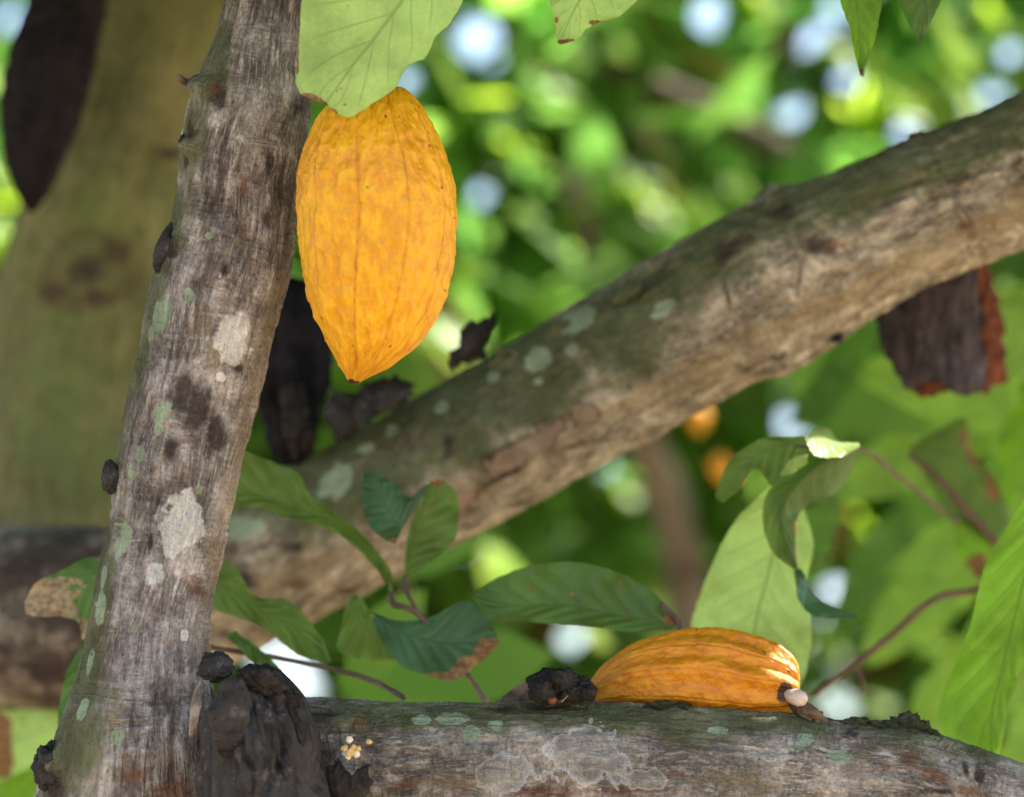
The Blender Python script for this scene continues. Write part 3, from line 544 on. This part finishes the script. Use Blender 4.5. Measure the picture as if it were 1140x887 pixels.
one_leaf('long bright green backlit leaf hanging down at the right edge', (1165, 530),
    [(1165, 530), (1148, 610), (1132, 679), (1115, 750), (1104, 800), (1104, 848)], [(1160, 530), (1118, 590), (1100, 622), (1086, 676), (1066, 732), (1046, 790), (1050, 815), (1080, 838), (1102, 849)],
    [(1175, 540), (1190, 610), (1170, 690), (1140, 738), (1127, 780), (1116, 824), (1107, 850)], L_BRIGHT, 2.1, stalk=([(1165, 530, 2.1, 3), (1180, 480, 2.12, 4)], M_GSTEM), fold=.1, wav=.0022, seed=9, nv=120)
one_leaf('broad pale green leaf standing behind the lying orange pod', (868, 540),
    [(872, 535), (866, 590), (855, 640), (842, 690), (830, 790)], [(865, 535), (848, 550), (823, 575), (794, 625), (776, 675), (770, 710), (800, 790)],
    [(885, 540), (905, 600), (900, 650), (902, 690), (904, 722), (893, 760), (860, 795)], L_PALE, 2.2, stalk=([(872, 535, 2.2, 3), (885, 505, 2.22, 3)], M_GSTEM), fold=.12, wav=.003, seed=11)
tw = empty('leafy_twig', P(960, 490, 2.15), 'twig with curled dark green leaves and one fold painted sunlit, right of the diagonal branch', 'twig')
leaf(tw, [(952, 497, 2.12), (905, 522, 2.12), (870, 570, 2.12), (886, 632, 2.13)], [(925, 492, 2.14), (880, 522, 2.13), (851, 556, 2.13), (851, 588, 2.13), (862, 616, 2.13), (885, 634, 2.13)],
     [(958, 500, 2.16), (934, 546, 2.15), (900, 562, 2.14), (886, 580, 2.13), (887, 612, 2.13), (888, 634, 2.13)], L_MID, 'leaf', 2.13, seed=14, brown=[(888, 585, 3, 12), (889, 618, 3, 12)], fold=.1)
leaf(tw, [(897, 490), (852, 502), (824, 524), (802, 557)], [(894, 484), (850, 488), (815, 510), (797, 548), (801, 558)], [(900, 498), (872, 534), (858, 541), (842, 522), (822, 546), (804, 559)], L_MID, 'leaf', 2.16, seed=15, brown=[(828, 538, 4, 6)], fold=.08)
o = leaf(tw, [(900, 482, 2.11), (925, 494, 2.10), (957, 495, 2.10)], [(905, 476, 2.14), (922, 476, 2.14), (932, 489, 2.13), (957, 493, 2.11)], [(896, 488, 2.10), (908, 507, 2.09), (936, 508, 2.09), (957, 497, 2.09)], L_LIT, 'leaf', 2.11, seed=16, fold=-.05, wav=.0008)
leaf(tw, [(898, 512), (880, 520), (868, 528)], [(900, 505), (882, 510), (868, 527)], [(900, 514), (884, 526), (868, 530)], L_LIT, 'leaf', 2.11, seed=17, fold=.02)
leaf(tw, [(888, 632, 2.14), (905, 672, 2.14), (955, 686, 2.14)], [(892, 634, 2.14), (912, 665, 2.15), (955, 684, 2.15)], [(884, 634, 2.14), (890, 668, 2.13), (905, 685, 2.13), (955, 688, 2.14)], L_TEAL, 'leaf', 2.14, seed=18)
stem(tw, [(885, 497, 2.15, 2), (925, 497, 2.16, 2.2), (960, 500, 2.2, 2.2), (1000, 530, 2.3, 2.5), (1080, 590, 2.5, 3), (1200, 660, 2.7, 4)], M_TWIG, 'stem')
tw = empty('leafy_twig', P(1110, 600, 2.45), 'blurred twig with brown-edged green leaves near the right edge', 'twig')
stem(tw, [(1012, 505, 2.45, 3), (1050, 538, 2.45, 4), (1108, 604, 2.45, 5), (1180, 690, 2.45, 6)], M_TWIG, 'stem')
leaf(tw, [(1012, 500), (1060, 505), (1105, 535)], [(1014, 496), (1045, 478), (1074, 465), (1082, 500), (1108, 532)], [(1016, 505), (1050, 560), (1100, 602), (1125, 580), (1110, 538)], L_MID, 'leaf', 2.45, seed=21, brown=[(1082, 500, 8, 22, 25), (1108, 535, 12, 20)])
leaf(tw, [(1110, 604), (1104, 616), (1090, 640)], [(1105, 598), (1070, 580), (1064, 610), (1088, 644)], [(1115, 606), (1112, 622), (1092, 645)], L_BRIGHT, 'leaf', 2.45, seed=22, brown=[(1088, 632, 15, 16)])
leaf(tw, [(1180, 420), (1150, 470), (1118, 560)], [(1160, 420), (1118, 470), (1112, 520), (1115, 560)], [(1200, 430), (1180, 490), (1122, 570)], L_BRIGHT, 'leaf', 2.5, seed=23)
def auto_leaf(parent, b, tp, w, bend, mat, d, seed, brown=None, d2=None):
    b = np.array(b, float); tp = np.array(tp, float); v = tp-b; L = np.hypot(*v); nn = np.array([-v[1], v[0]])/L
    tt = np.linspace(0, 1, 11); m = b+v*tt[:, None]+nn*(bend*np.sin(np.pi*tt))[:, None]
    ww = w*np.interp(tt, [0, .1, .3, .5, .7, .85, .94, 1], [.03, .42, .92, 1, .82, .48, .2, 0]); g = np.random.default_rng(seed)
    dd = np.linspace(d, d2 or d, 11); k1, k2 = g.uniform(.65, 1.1, 2)
    f = lambda q: [(x, y, z) for (x, y), z in zip(q, dd)]
    return leaf(parent, f(m), f(m+nn*(ww*k1)[:, None]+g.normal(0, w*.03, (11, 2))*(ww > 0)[:, None]), f(m-nn*(ww*k2)[:, None]+g.normal(0, w*.03, (11, 2))*(ww > 0)[:, None]), mat, 'leaf', d, seed=seed, fold=g.uniform(-.2, .25), wav=.004, nv=50, nu=10, brown=brown)
L_SOFTA = leaf_mat('leaf_soft_a', (.15, .27, .055), (.38, .70, .09), .55, .4, (.09, .19, .04), .3, .4)
L_SOFTB = leaf_mat('leaf_soft_b', (.065, .13, .035), (.18, .42, .06), .5, .4, (.06, .12, .03), .3, .4)
for i, q in enumerate([((1150, 470), (950, 415), 48, 14, 2.75), ((1175, 380), (1010, 330), 44, -12, 2.8), ((1085, 500), (905, 560), 40, 14, 2.8), ((1170, 520), (985, 640), 46, -16, 2.85), ((1000, 420), (880, 470), 34, 10, 2.95), ((1160, 300), (1120, 440), 34, 8, 2.6),
    ((1100, 640), (960, 745), 42, 12, 2.95), ((1010, 560), (925, 700), 34, -12, 3.05), ((1180, 700), (1010, 840), 50, 12, 2.9), ((1060, 380), (960, 330), 30, 8, 3.0), ((930, 550), (900, 640), 24, 6, 2.6), ((1180, 760), (1120, 900), 40, 5, 2.7), ((1110, 420), (1030, 560), 38, 10, 3.0)]):
    auto_leaf(tw, q[0], q[1], q[2], q[3], (L_SOFTA, L_SOFTB, L_SOFTA)[i % 3], q[4], 100+i)
e = empty('bare_twig', P(919, 763, 2.3), 'thin bare brown twig arching behind the lying pod towards the right leaf', 'twig')
stem(e, [(905, 775, 2.3, 3), (919, 763, 2.3, 4), (990, 709, 2.29, 4), (1040, 667, 2.28, 4), (1086, 656, 2.28, 4), (1150, 640, 2.28, 5)], M_TWIG, 'stem')
stem(e, [(950, 738, 2.3, 2.5), (958, 750, 2.3, 2.5), (962, 772, 2.3, 2)], M_TWIG, 'side_shoot')
# middle group
tw = empty('leafy_twig', P(476, 694, 2.13), 'thin twig with crumpled green leaves in front of the diagonal branch', 'twig')
leaf(tw, [(434, 664), (412, 612), (366, 577), (300, 556), (235, 530)], [(430, 640), (413, 626), (392, 606), (366, 588), (318, 576), (286, 564), (235, 575)],
     [(438, 664), (434, 634), (402, 593), (368, 566), (343, 548), (332, 528), (300, 512), (235, 490)], L_MID, 'leaf', 2.14, seed=25, wav=.003)
leaf(tw, [(447, 589), (435, 570), (420, 545), (405, 528)], [(440, 606), (424, 598), (409, 580), (402, 550), (404, 528)], [(480, 538), (470, 542), (457, 554), (443, 540), (420, 528), (406, 526)], L_TEAL, 'leaf', 2.12, seed=26, brown=[(442, 603, 10, 5)])
leaf(tw, [(452, 642), (458, 610), (466, 575), (484, 536)], [(450, 640), (451, 615), (458, 580), (480, 535)], [(456, 642), (484, 622), (505, 602), (511, 572), (508, 551), (495, 535), (486, 534)], L_MID, 'leaf', 2.125, seed=27, brown=[(486, 537, 8, 4)])
leaf(tw, [(418, 686), (455, 705), (500, 715), (553, 712)], [(412, 680), (440, 690), (478, 687), (516, 669), (540, 682), (555, 711)], [(414, 690), (428, 718), (450, 742), (485, 754), (505, 757), (526, 743), (547, 726), (557, 713)],
     L_TEAL, 'leaf', 2.12, seed=28, brown=[(545, 722, 16, 14, 30), (520, 742, 20, 10, 30), (495, 753, 24, 6, 5)])
leaf(tw, [(392, 662), (400, 690), (440, 728)], [(388, 665), (378, 705), (376, 722), (402, 734), (442, 734)], [(398, 660), (418, 690), (430, 710), (444, 732)], L_MID, 'leaf', 2.16, seed=29)
stem(tw, [(436, 660, 2.13, 3.2), (438, 672, 2.125, 3.5), (452, 676, 2.12, 3.2), (464, 682, 2.12, 3.2), (477, 694, 2.12, 3)], M_TWIG, 'stem')
stem(tw, [(450, 642, 2.125, 2.4), (452, 655, 2.12, 2.8), (458, 668, 2.12, 2.8), (468, 685, 2.12, 2.8)], M_TWIG, 'side_shoot')
stem(tw, [(512, 742, 2.14, 3), (524, 755, 2.13, 3), (541, 782, 2.06, 4)], M_TWIGT, 'side_shoot')
tw = empty('leafy_twig', P(240, 721, 2.12), 'long wavy green leaf and thin twig emerging from behind the grey limb', 'twig')
leaf(tw, [(200, 610), (240, 645), (290, 678), (330, 700), (366, 738)], [(200, 640), (240, 678), (263, 686), (290, 698), (313, 714), (334, 731), (364, 739)], [(200, 590), (240, 615), (263, 634), (284, 662), (318, 668), (341, 686), (359, 712), (367, 736)], L_MID, 'leaf', 2.13, seed=31, wav=.003)
leaf(tw, [(255, 705), (285, 725), (318, 775)], [(250, 708), (280, 735), (300, 765), (316, 778)], [(262, 702), (296, 728), (314, 750), (320, 776)], L_DARK, 'leaf', 2.1, seed=32)
stem(tw, [(200, 712, 2.12, 3), (240, 721, 2.12, 3), (309, 732, 2.12, 2.8), (367, 744, 2.12, 3.2), (409, 755, 2.1, 3), (450, 776, 2.06, 3.4)], M_TWIG, 'stem')
one_leaf('dark green oval leaf with pale midrib left of the lying orange pod', (750, 695),
    [(752, 694), (700, 686), (630, 673), (570, 673), (526, 662)], [(748, 700), (730, 702), (700, 703), (640, 697), (590, 692), (548, 690), (534, 676), (525, 664)], [(750, 688), (736, 668), (700, 642), (650, 627), (602, 628), (560, 640), (524, 660)],
    L_DARK, 2.11, stalk=([(735, 672, 2.11, 3), (748, 684, 2.11, 3.5), (756, 694, 2.11, 4.5), (760, 710, 2.1, 3)], M_TWIG), seed=34, wav=.002, brown=[(745, 688, 8, 6)])
one_leaf('curled leaf half green and half cream-brown behind the limb at lower left', (125, 640),
    [(135, 640), (95, 650), (55, 662), (28, 676)], [(135, 620), (118, 620), (93, 622), (62, 638), (39, 649), (27, 669)], [(135, 690), (110, 700), (100, 705), (90, 712), (89, 694), (72, 687), (45, 686), (29, 684)],
    L_CREAM, 2.1, seed=36, brown=[(45, 668, 38, 24, 20), (90, 700, 16, 16), (65, 680, 26, 12), (30, 670, 20, 20)])
one_leaf('dark green leaf edge peeping out left of the limb base', (100, 740), [(112, 700), (85, 770), (70, 835)], [(100, 700), (70, 760), (63, 830)], [(125, 710), (110, 780), (75, 840)], L_DARK, 2.12, seed=37)
one_leaf('blurred pale green leaf with red blotch in the bottom left corner', (70, 800), [(90, 800), (40, 815), (-30, 840)], [(90, 790), (40, 790), (-30, 790)], [(85, 830), (40, 850), (-20, 880)], L_PALE, 2.45, seed=38, brown=[(0, 830, 12, 34)])
one_leaf('plain pale green leaf lowest in the bottom left corner', (70, 850), [(80, 840), (30, 880), (-30, 940)], [(70, 830), (10, 850), (-40, 900)], [(85, 860), (60, 910), (0, 950)], L_BRIGHT, 2.5, seed=39)

# ------------------------------------------------------------------ mass foliage
rng = np.random.default_rng(7)
LT = np.array([0, .22, .5, .78, 1.0]); LW = np.array([.04, .36, .5, .34, .0])
def mass(name, pos, size, mat, parent=None, droop=.5, width=.38, seed=1, rnd=None, axis=None, nrmd=None, carve=True):
    g = np.random.default_rng(seed); n = len(pos)
    if axis is None:
        az = g.uniform(0, 2*np.pi, n); el = g.normal(-droop, .45, n)
        axis = np.stack([np.cos(az)*np.cos(el), np.sin(az)*np.cos(el), np.sin(el)], -1)
    if nrmd is None:
        nrmd = np.tile([0, 0, 1.], (n, 1)) + g.normal(0, .45, (n, 3))
    A = axis/np.linalg.norm(axis, axis=1)[:, None]
    B = np.cross(A, nrmd); B /= np.linalg.norm(B, axis=1)[:, None]+1e-9; Nn = np.cross(B, A)
    rows = []
    for t, w in zip(LT, LW):
        cen = pos + A*(size*(t-.5))[:, None] - Nn*(size*.18*(t-.4)**2)[:, None]
        for sd in (-1, 0, 1):
            rows.append(cen + B*(sd*w*width*size)[:, None] - Nn*(abs(sd)*w*width*.25*size)[:, None])
    V = np.stack(rows, 1); m = V.shape[1]; F = []
    for i in range(4):
        for j in range(2):
            a = i*3+j; F.append([a, a+1, a+4, a+3])
    F = (np.array(F)[None] + (np.arange(n)*m)[:, None, None]).reshape(-1, 4)
    rn = g.uniform(0, 1, n) if rnd is None else rnd
    if carve:
        k = carved(V, carve == 'gaps')
        V = V[k]; rn = rn[k]; n = len(V); F = np.array([[i*3+j, i*3+j+1, i*3+j+4, i*3+j+3] for i in range(4) for j in range(2)])
        F = (F[None] + (np.arange(n)*m)[:, None, None]).reshape(-1, 4)
    return mesh_obj(name, V.reshape(-1, 3), F, mat, parent, dict(rnd=np.repeat(rn, m)))
M_MASS = mass_leaf_mat('foliage', [(0, (.075, .15, .035)), (.5, (.105, .20, .045)), (.85, (.14, .235, .055)), (.94, (.12, .16, .04)), (.97, (.16, .10, .05)), (1, (.20, .13, .07))],
                       [(0, (.22, .52, .10)), (.5, (.32, .64, .11)), (.85, (.42, .72, .12)), (.94, (.42, .66, .08)), (.97, (.30, .16, .06)), (1, (.25, .12, .05))])  # leaf colours lifted and desaturated to put in distant haze
# gaps where the sky shows, (px, py, radius px), and leaves that catch the sun (px, py, depth, size px)
GAPS = [(535, 40, 30), (787, 18, 23), (880, 128, 20), (762, 110, 10), (537, 215, 8), (722, 510, 10), (1100, 106, 9), (945, 88, 10), (925, 656, 8), (1010, 148, 14), (905, 45, 9), (925, 12, 10), (320, 745, 34), (300, 735, 24), (338, 765, 24), (10, 20, 16), (1125, 60, 10), (1132, 235, 10), (640, 712, 6), (875, 470, 6), (935, 790, 3), (450, 90, 10)]
LIT0 = [(628, 105, 6.0, 24), (510, 90, 5.2, 46), (672, 256, 5.5, 34), (714, 208, 5.5, 30), (780, 250, 5.2, 36), (1070, 58, 5.0, 56), (1012, 118, 5.4, 44), (965, 135, 5.4, 40), (495, 372, 4.6, 44), (848, 4, 5.5, 34), (15, 285, 4.8, 46), (8, 95, 5.0, 30), (560, 632, 4.6, 36), (610, 190, 6.5, 24), (605, 85, 6.5, 22), (1110, 20, 5.6, 30), (700, 380, 5.5, 18), (20, 210, 5.0, 36), (640, 215, 6, 20), (1000, 690, 6, 34), (980, 620, 6.5, 30), (1050, 720, 6, 26), (930, 720, 5.5, 24), (700, 560, 6.5, 20), (960, 590, 5.8, 26), (1020, 650, 7, 30), (985, 790, 6, 30), (1095, 130, 6, 30), (1128, 330, 5, 20), (590, 240, 6, 22), (1000, 170, 5, 20), (470, 30, 5, 24), (660, 700, 4, 20)]
LIT = [(a, b, c, e*1.15) for a, b, c, e in LIT0] + [(560, 165, 6.2, 30), (820, 215, 5.5, 26), (735, 240, 5.6, 26), (690, 60, 6.5, 26), (930, 60, 6, 24), (520, 300, 5, 26)]
SPOT = [(P(938, 489, 2.10), .014), (P(894, 724, 2.01), .011)]
QI = np.array([[i*3+j, i*3+j+1, i*3+j+4, i*3+j+3] for i in range(4) for j in range(2)])
def blade_hit(q2, cx, cy, rad):
    """does any face of a leaf (n, 15, 2) come within rad of (cx, cy)"""
    p = q2 - np.array([cx, cy]); out = np.zeros(len(p), bool)
    size = np.ptp(p, axis=1).max(1); near = np.hypot(*p.mean(1).T) < size+rad
    if not near.any(): return out
    a = p[near][:, QI]; b = np.roll(a, -1, axis=2); e = b-a
    t = np.clip(-(a*e).sum(-1)/np.maximum((e*e).sum(-1), 1e-18), 0, 1); dd = np.linalg.norm(a+e*t[..., None], axis=-1).min(-1)
    cr = e[..., 0]*(-a[..., 1])-e[..., 1]*(-a[..., 0]); ins = (cr >= 0).all(-1) | (cr <= 0).all(-1)
    out[near] = ((dd < rad) | ins).any(-1); return out
SA = np.cross(SUN, FW); SA /= np.linalg.norm(SA); SB = np.cross(SUN, SA)
def carved(V, only_gaps=False):
    """which leaves stay: openings to the sky, and openings through which the sun reaches a spot"""
    n, m = V.shape[:2]; q = V.reshape(-1, 3); px, py, d = proj(q); d = d.reshape(n, m); far = d.min(1) > 2.6; k = np.ones(n, bool)
    scr = np.stack([px, py], -1).reshape(n, m, 2)
    for x, y, r in GAPS: k &= ~(far & blade_hit(scr, x, y, max(6.5, r-13)))
    if only_gaps: return k
    for c, r in [(P(x, y, dd), s_*K*dd*.6) for x, y, dd, s_ in LIT] + SPOT:
        w = V-c; s2 = np.stack([w@SA, w@SB], -1); k &= ~((( w@SUN).max(1) > .01) & blade_hit(s2, 0, 0, r))
    for x, y, dd, s_ in LIT: k &= ~(far & (d.mean(1) < dd-.03) & blade_hit(scr, x, y, s_*.35))
    return k
n = 26000
d_ = rng.uniform(5.0, 10, n); x_ = rng.uniform(-1.0, 1.0, n)*(1.0+d_*.3); z_ = CAM[2]+d_*np.tan(np.radians(rng.uniform(1.0, 19.0, n)))
pos = np.stack([x_, d_, z_], -1); sz = rng.uniform(.15, .27, n)
cl = fbm(pos*np.array([1.1, .7, 1.3]), 55, 3); kk = cl > -.6
o = mass('foliage', pos[kk], sz[kk], M_MASS, seed=3); tag(o, 'blurred green mass of leaves far behind the branches', None, None, 'stuff')
o = bpy.data.objects['foliage']
# individually sunlit leaves belong to the tree behind them
def bgtree(label, trunk, dep, crown_c, crown_r, nl, seed, lit=()):
    e = empty('cacao_tree', P(trunk[0][0], trunk[0][1], trunk[0][2]), label, 'tree')
    wood(e, 'trunk', trunk, B_FAR, 90, 40, .004, seed, None)
    g = np.random.default_rng(seed); D = g.normal(0, 1, (nl, 3)); D /= np.linalg.norm(D, axis=1)[:, None]
    pos = np.array(crown_c) + D*(g.uniform(.2, 1, nl)**.45)[:, None]*np.array(crown_r); sz = g.uniform(.14, .24, nl)
    k = fbm(pos*2.4, seed+3, 3) > -.2; parts = [pos[k]]; ss_ = [sz[k]]; rn = [g.uniform(0, 1, k.sum())]
    o = mass('crown', parts[0], ss_[0], M_MASS, e, seed=seed)
    return e
bgtree('blurred far tree whose brown stem rises behind the upper middle of the diagonal branch', [(560, 900, 6.4, 24), (610, 600, 6.4, 22), (660, 300, 6.4, 18), (730, 120, 6.4, 15), (830, 60, 6.4, 12)], 6.4, P(700, 40, 6.6), (.9, .7, .6), 1300, 91)
bgtree('blurred tree with a pale grey leaning stem below the diagonal branch', [(850, 1000, 5.0, 24), (790, 760, 5.0, 22), (745, 560, 5.0, 20), (690, 420, 5.0, 16), (640, 200, 5.1, 12)], 5, P(560, 150, 5.3), (.7, .6, .5), 700, 93)
bgtree('blurred tree with a slanting dark stem behind the upper right leaves', [(1300, 700, 5.6, 24), (1150, 420, 5.6, 22), (960, 230, 5.6, 18), (800, 130, 5.6, 14), (640, 60, 5.6, 10)], 5.6, P(1000, -20, 5.9), (.8, .6, .5), 900, 95)
# sunlit sprays: leaves turned to the sun, colour brightened to strengthen their glow
lp, ls, la, ln = [], [], [], []
for x, y, dd, s in LIT:
    m = 5
    for i in range(m):
        c = P(x, y, dd) + rng.normal(0, 1, 3)*s*K*dd*.18
        if any(np.hypot(x-gx_, y-gy_) < max(7.5, gr_-11)+s*.75 for gx_, gy_, gr_ in GAPS) and i > 1: continue
        lp.append(c); ls.append(s*K*dd*rng.uniform(1.3, 1.8))
        a = np.cross(SUN+rng.normal(0, .25, 3), FW*1.0+rng.normal(0, .4, 3)); la.append(a*rng.choice([-1, 1])); ln.append(-FW*.6+SUN*.9+rng.normal(0, .2, 3))
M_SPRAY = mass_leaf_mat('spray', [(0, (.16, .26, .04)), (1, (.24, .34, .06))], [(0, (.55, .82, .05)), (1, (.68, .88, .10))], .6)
o = mass('sunlit_sprays', np.array(lp), np.array(ls), M_SPRAY, seed=5, axis=np.array(la), nrmd=np.array(ln), width=.8, carve='gaps')
tag(o, 'bright yellow-green sunlit leaves glowing in the blurred background', None, None, 'stuff')
# middle-distance blurred leaves, on a near neighbour tree
nb = empty('cacao_tree', P(1250, 1100, 3.2), 'blurred young tree with large soft bright green leaves at lower right, behind the twigs', 'tree')
wood(nb, 'trunk', [(1250, 1100, 3.2, 26), (1190, 800, 3.15, 22), (1165, 560, 3.1, 18), (1180, 420, 3.1, 12), (1220, 250, 3.1, 8)], B_FAR, 70, 32, .002, 8)
pxs = [(1010, 440, 2.9, 150, 200), (940, 430, 3.0, 120, 250), (1090, 380, 3.1, 130, 230), (1060, 560, 3.2, 130, 200), (1110, 480, 3.0, 100, 300), (900, 400, 3.2, 110, 290), (860, 450, 3.3, 110, 230), (1000, 520, 3.3, 120, 190), (1135, 330, 3.2, 100, 260), (1140, 700, 3.1, 110, 250), (1020, 760, 3.3, 110, 215)]
pxs += [(rng.uniform(860, 1200), rng.uniform(360, 900), rng.uniform(3.0, 3.9), rng.uniform(60, 130), rng.uniform(180, 360)) for _ in range(16)]
lp = np.array([P(a, b, c) for a, b, c, s, an in pxs]); ls = np.array([s*K*c*1.25 for a, b, c, s, an in pxs]); la = np.array([RT*math.cos(R(an))+UP*math.sin(R(an))-FW*.2 for *_, an in pxs])
M_SOFT = mass_leaf_mat('soft_leaves', [(0, (.06, .13, .03)), (1, (.11, .20, .04))], [(0, (.14, .40, .06)), (1, (.30, .60, .08))], .6)
mass('crown', lp, ls, M_SOFT, nb, seed=6, axis=la, nrmd=np.tile(-FW, (len(lp), 1))+rng.normal(0, .4, (len(lp), 3)), width=.5)
nb = empty('cacao_tree', P(420, 1100, 2.95), 'blurred low sapling with wide bright green leaves behind the crumpled twig leaves, lower centre', 'tree')
wood(nb, 'trunk', [(520, 1200, 2.95, 16), (500, 900, 2.95, 13), (470, 760, 2.95, 8), (450, 640, 2.95, 5)], B_FAR, 50, 24, .002, 9)
pxs = [(480, 620, 2.9, 120, 200), (560, 680, 3.0, 150, 330), (520, 750, 2.8, 160, 190), (430, 710, 2.7, 110, 230), (600, 740, 2.9, 140, 20), (390, 770, 2.7, 100, 170), (640, 640, 3.2, 120, 300), (450, 770, 2.9, 130, 350), (560, 590, 3.3, 110, 250), (660, 700, 3.1, 110, 200), (250, 560, 2.8, 90, 200), (225, 700, 2.8, 90, 200)]
lp = np.array([P(a, b, c) for a, b, c, s, an in pxs]); ls = np.array([s*K*c*1.25 for a, b, c, s, an in pxs]); la = np.array([RT*math.cos(R(an))+UP*math.sin(R(an))-FW*.2 for *_, an in pxs])
mass('crown', lp, ls, M_SOFT, nb, seed=8, axis=la, nrmd=np.tile(-FW, (len(lp), 1))+rng.normal(0, .4, (len(lp), 3)), width=.5)
# far ripe pods
for x, y, dd, r, lb in [(778, 467, 3.9, 12, 'far blurred dull orange pod just under the diagonal branch'), (802, 521, 3.7, 12, 'far blurred bright orange pod left of the dark green leaf')]:
    pod('cacao_pod', [(y-r*1.5, x-2, x+2), (y-r*1.2, x-r*.5, x+r*.5), (y-r*.4, x-r, x+r), (y+r*.5, x-r*.8, x+r*.8), (y+r*1.2, x-r*.3, x+r*.3), (y+r*1.4, x-1, x+1)], dd, lb, M_POD, nseg=60, nrings=60, group='far blurred cacao pods')
# out-of-frame leaf canopy added to shade the subject, parented to the back tree
n = 9500
h = rng.uniform(.45, 1.5, n); cx = rng.uniform(-1.7, 1.7, n); cy = rng.uniform(1.2, 3.7, n)
pos = np.stack([cx+SUN[0]/SUN[2]*h, cy+SUN[1]/SUN[2]*h, 1.95+h+.0*cy], -1); sz = rng.uniform(.15, .26, n)
px, py, d = proj(pos); mrg = sz*.6/(K*np.maximum(d, .2))
vis = (d > .1) & (py > -mrg-40) & (np.abs(px-570) < 620+mrg) & (d < 4.0)
kk = ~vis; pos, sz = pos[kk], sz[kk]
for c, _r in SPOT:      # small filler leaves added round each opening to narrow its sunbeam
    m = 1500; hh = rng.uniform(.55, 1.0, m); ra = rng.uniform(.015, .17, m); an = rng.uniform(0, 2*np.pi, m)
    pos = np.vstack([pos, c + SUN*hh[:, None] + SA*(ra*np.cos(an))[:, None] + SB*(ra*np.sin(an))[:, None]]); sz = np.append(sz, np.where(ra < .06, .03, .055))
mass('crown', pos, sz, M_MASS, back, seed=12, droop=.3)
# out-of-frame leaf layer added high up to shade most of the background
n = 5200
yy = rng.uniform(4.2, 9.5, n); pos = np.stack([rng.uniform(-2.2, 4.6, n), yy, 1.5+yy*math.tan(R(21))+rng.uniform(.2, 1.3, n)], -1); sz = rng.uniform(.2, .32, n)
sub = fbm(pos*np.array([1.6, 1.6, .6]), 71, 3) > -.02
o = mass('shade_foliage', pos[sub], sz[sub], M_MASS, seed=44, droop=.3); tag(o, 'unseen leaf layer added to shade the wood behind', None, None, 'stuff')
# ------------------------------------------------------------------ ground
t = NT('leaf_litter'); g = t.n('ShaderNodeTexCoord').outputs['Object']
col = t.mix(t.ss(t.noise(g, 6, 6, .65), .35, .65), (.17, .11, .06), (.36, .27, .17)); col = t.mix(t.ss(t.noise(g, 1.2, 5), .5, .65, 0, .6), col, (.09, .13, .035))
vo = t.n('ShaderNodeTexVoronoi', {'Vector': g, 'Scale': 9}); col = t.mix(.35, col, t.mix(t.n('ShaderNodeSeparateColor', {0: vo.outputs['Color']}).outputs[0], (.12, .07, .03), (.45, .33, .2)))
M_GR = t.done(t.pbr(col, .9, t.bump(vo.outputs['Distance'], 1, .04)))
gx = np.sign(np.linspace(-1, 1, 121))*np.abs(np.linspace(-1, 1, 121))**3*400; X, Y = np.meshgrid(gx, gx+3); Z = .05*fbm(np.stack([X*.6, Y*.6, X*0], -1), 3)*np.exp(-(X**2+Y**2)/900)
i = np.arange(120)[:, None]; j = np.arange(120)[None]; a = i*121+j
o = mesh_obj('ground', np.stack([X, Y, Z], -1).reshape(-1, 3), np.stack([a, a+1, a+122, a+121], -1).reshape(-1, 4), M_GR); tag(o, None, None, None, 'structure')
for o in bpy.data.objects:
    if '_org' in o: del o['_org']
# ------------------------------------------------------------------ light, sky, camera
sc = bpy.context.scene
w = bpy.data.worlds.new('World'); sc.world = w; w.use_nodes = True; nt = w.node_tree; nt.nodes.clear()
sk = nt.nodes.new('ShaderNodeTexSky'); sk.sky_type = 'NISHITA'; sk.sun_disc = False; sk.sun_elevation = SUN_EL; sk.sun_rotation = SUN_AZ; sk.air_density = 1.0; sk.dust_density = 3.0; sk.ozone_density = .6
bg = nt.nodes.new('ShaderNodeBackground'); bg.inputs[1].default_value = .15; wo = nt.nodes.new('ShaderNodeOutputWorld')
nt.links.new(sk.outputs[0], bg.inputs[0]); nt.links.new(bg.outputs[0], wo.inputs[0])
sl = bpy.data.lights.new('sun', 'SUN'); sl.energy = 5; sl.angle = R(.5); sl.color = (1, .94, .84); so = bpy.data.objects.new('sun', sl); C.objects.link(so)
from mathutils import Vector
so.rotation_euler = Vector(SUN).to_track_quat('Z', 'Y').to_euler(); so.location = (2, 5, 8)
cam = bpy.data.cameras.new('camera'); co = bpy.data.objects.new('camera', cam); C.objects.link(co); sc.camera = co
co.location = CAM; co.rotation_euler = (R(90)+PITCH, 0, 0); cam.sensor_width = 36; cam.sensor_fit = 'HORIZONTAL'; cam.lens = 36/(1140*K); cam.clip_start = .05; cam.clip_end = 2000
cam.dof.use_dof = True; cam.dof.focus_distance = 1.965; cam.dof.aperture_fstop = 4.6; cam.dof.aperture_blades = 0
sc.view_settings.view_transform = 'Standard'; sc.view_settings.look = 'None'; sc.view_settings.gamma = 1; sc.view_settings.exposure = 1.85
sc.render.engine = 'CYCLES'; cy = sc.cycles; cy.use_denoising = True; cy.max_bounces = 6; cy.diffuse_bounces = 4; cy.glossy_bounces = 3; cy.transmission_bounces = 6; cy.transparent_max_bounces = 8; cy.sample_clamp_indirect = 12; cy.use_adaptive_sampling = True; cy.adaptive_threshold = .01
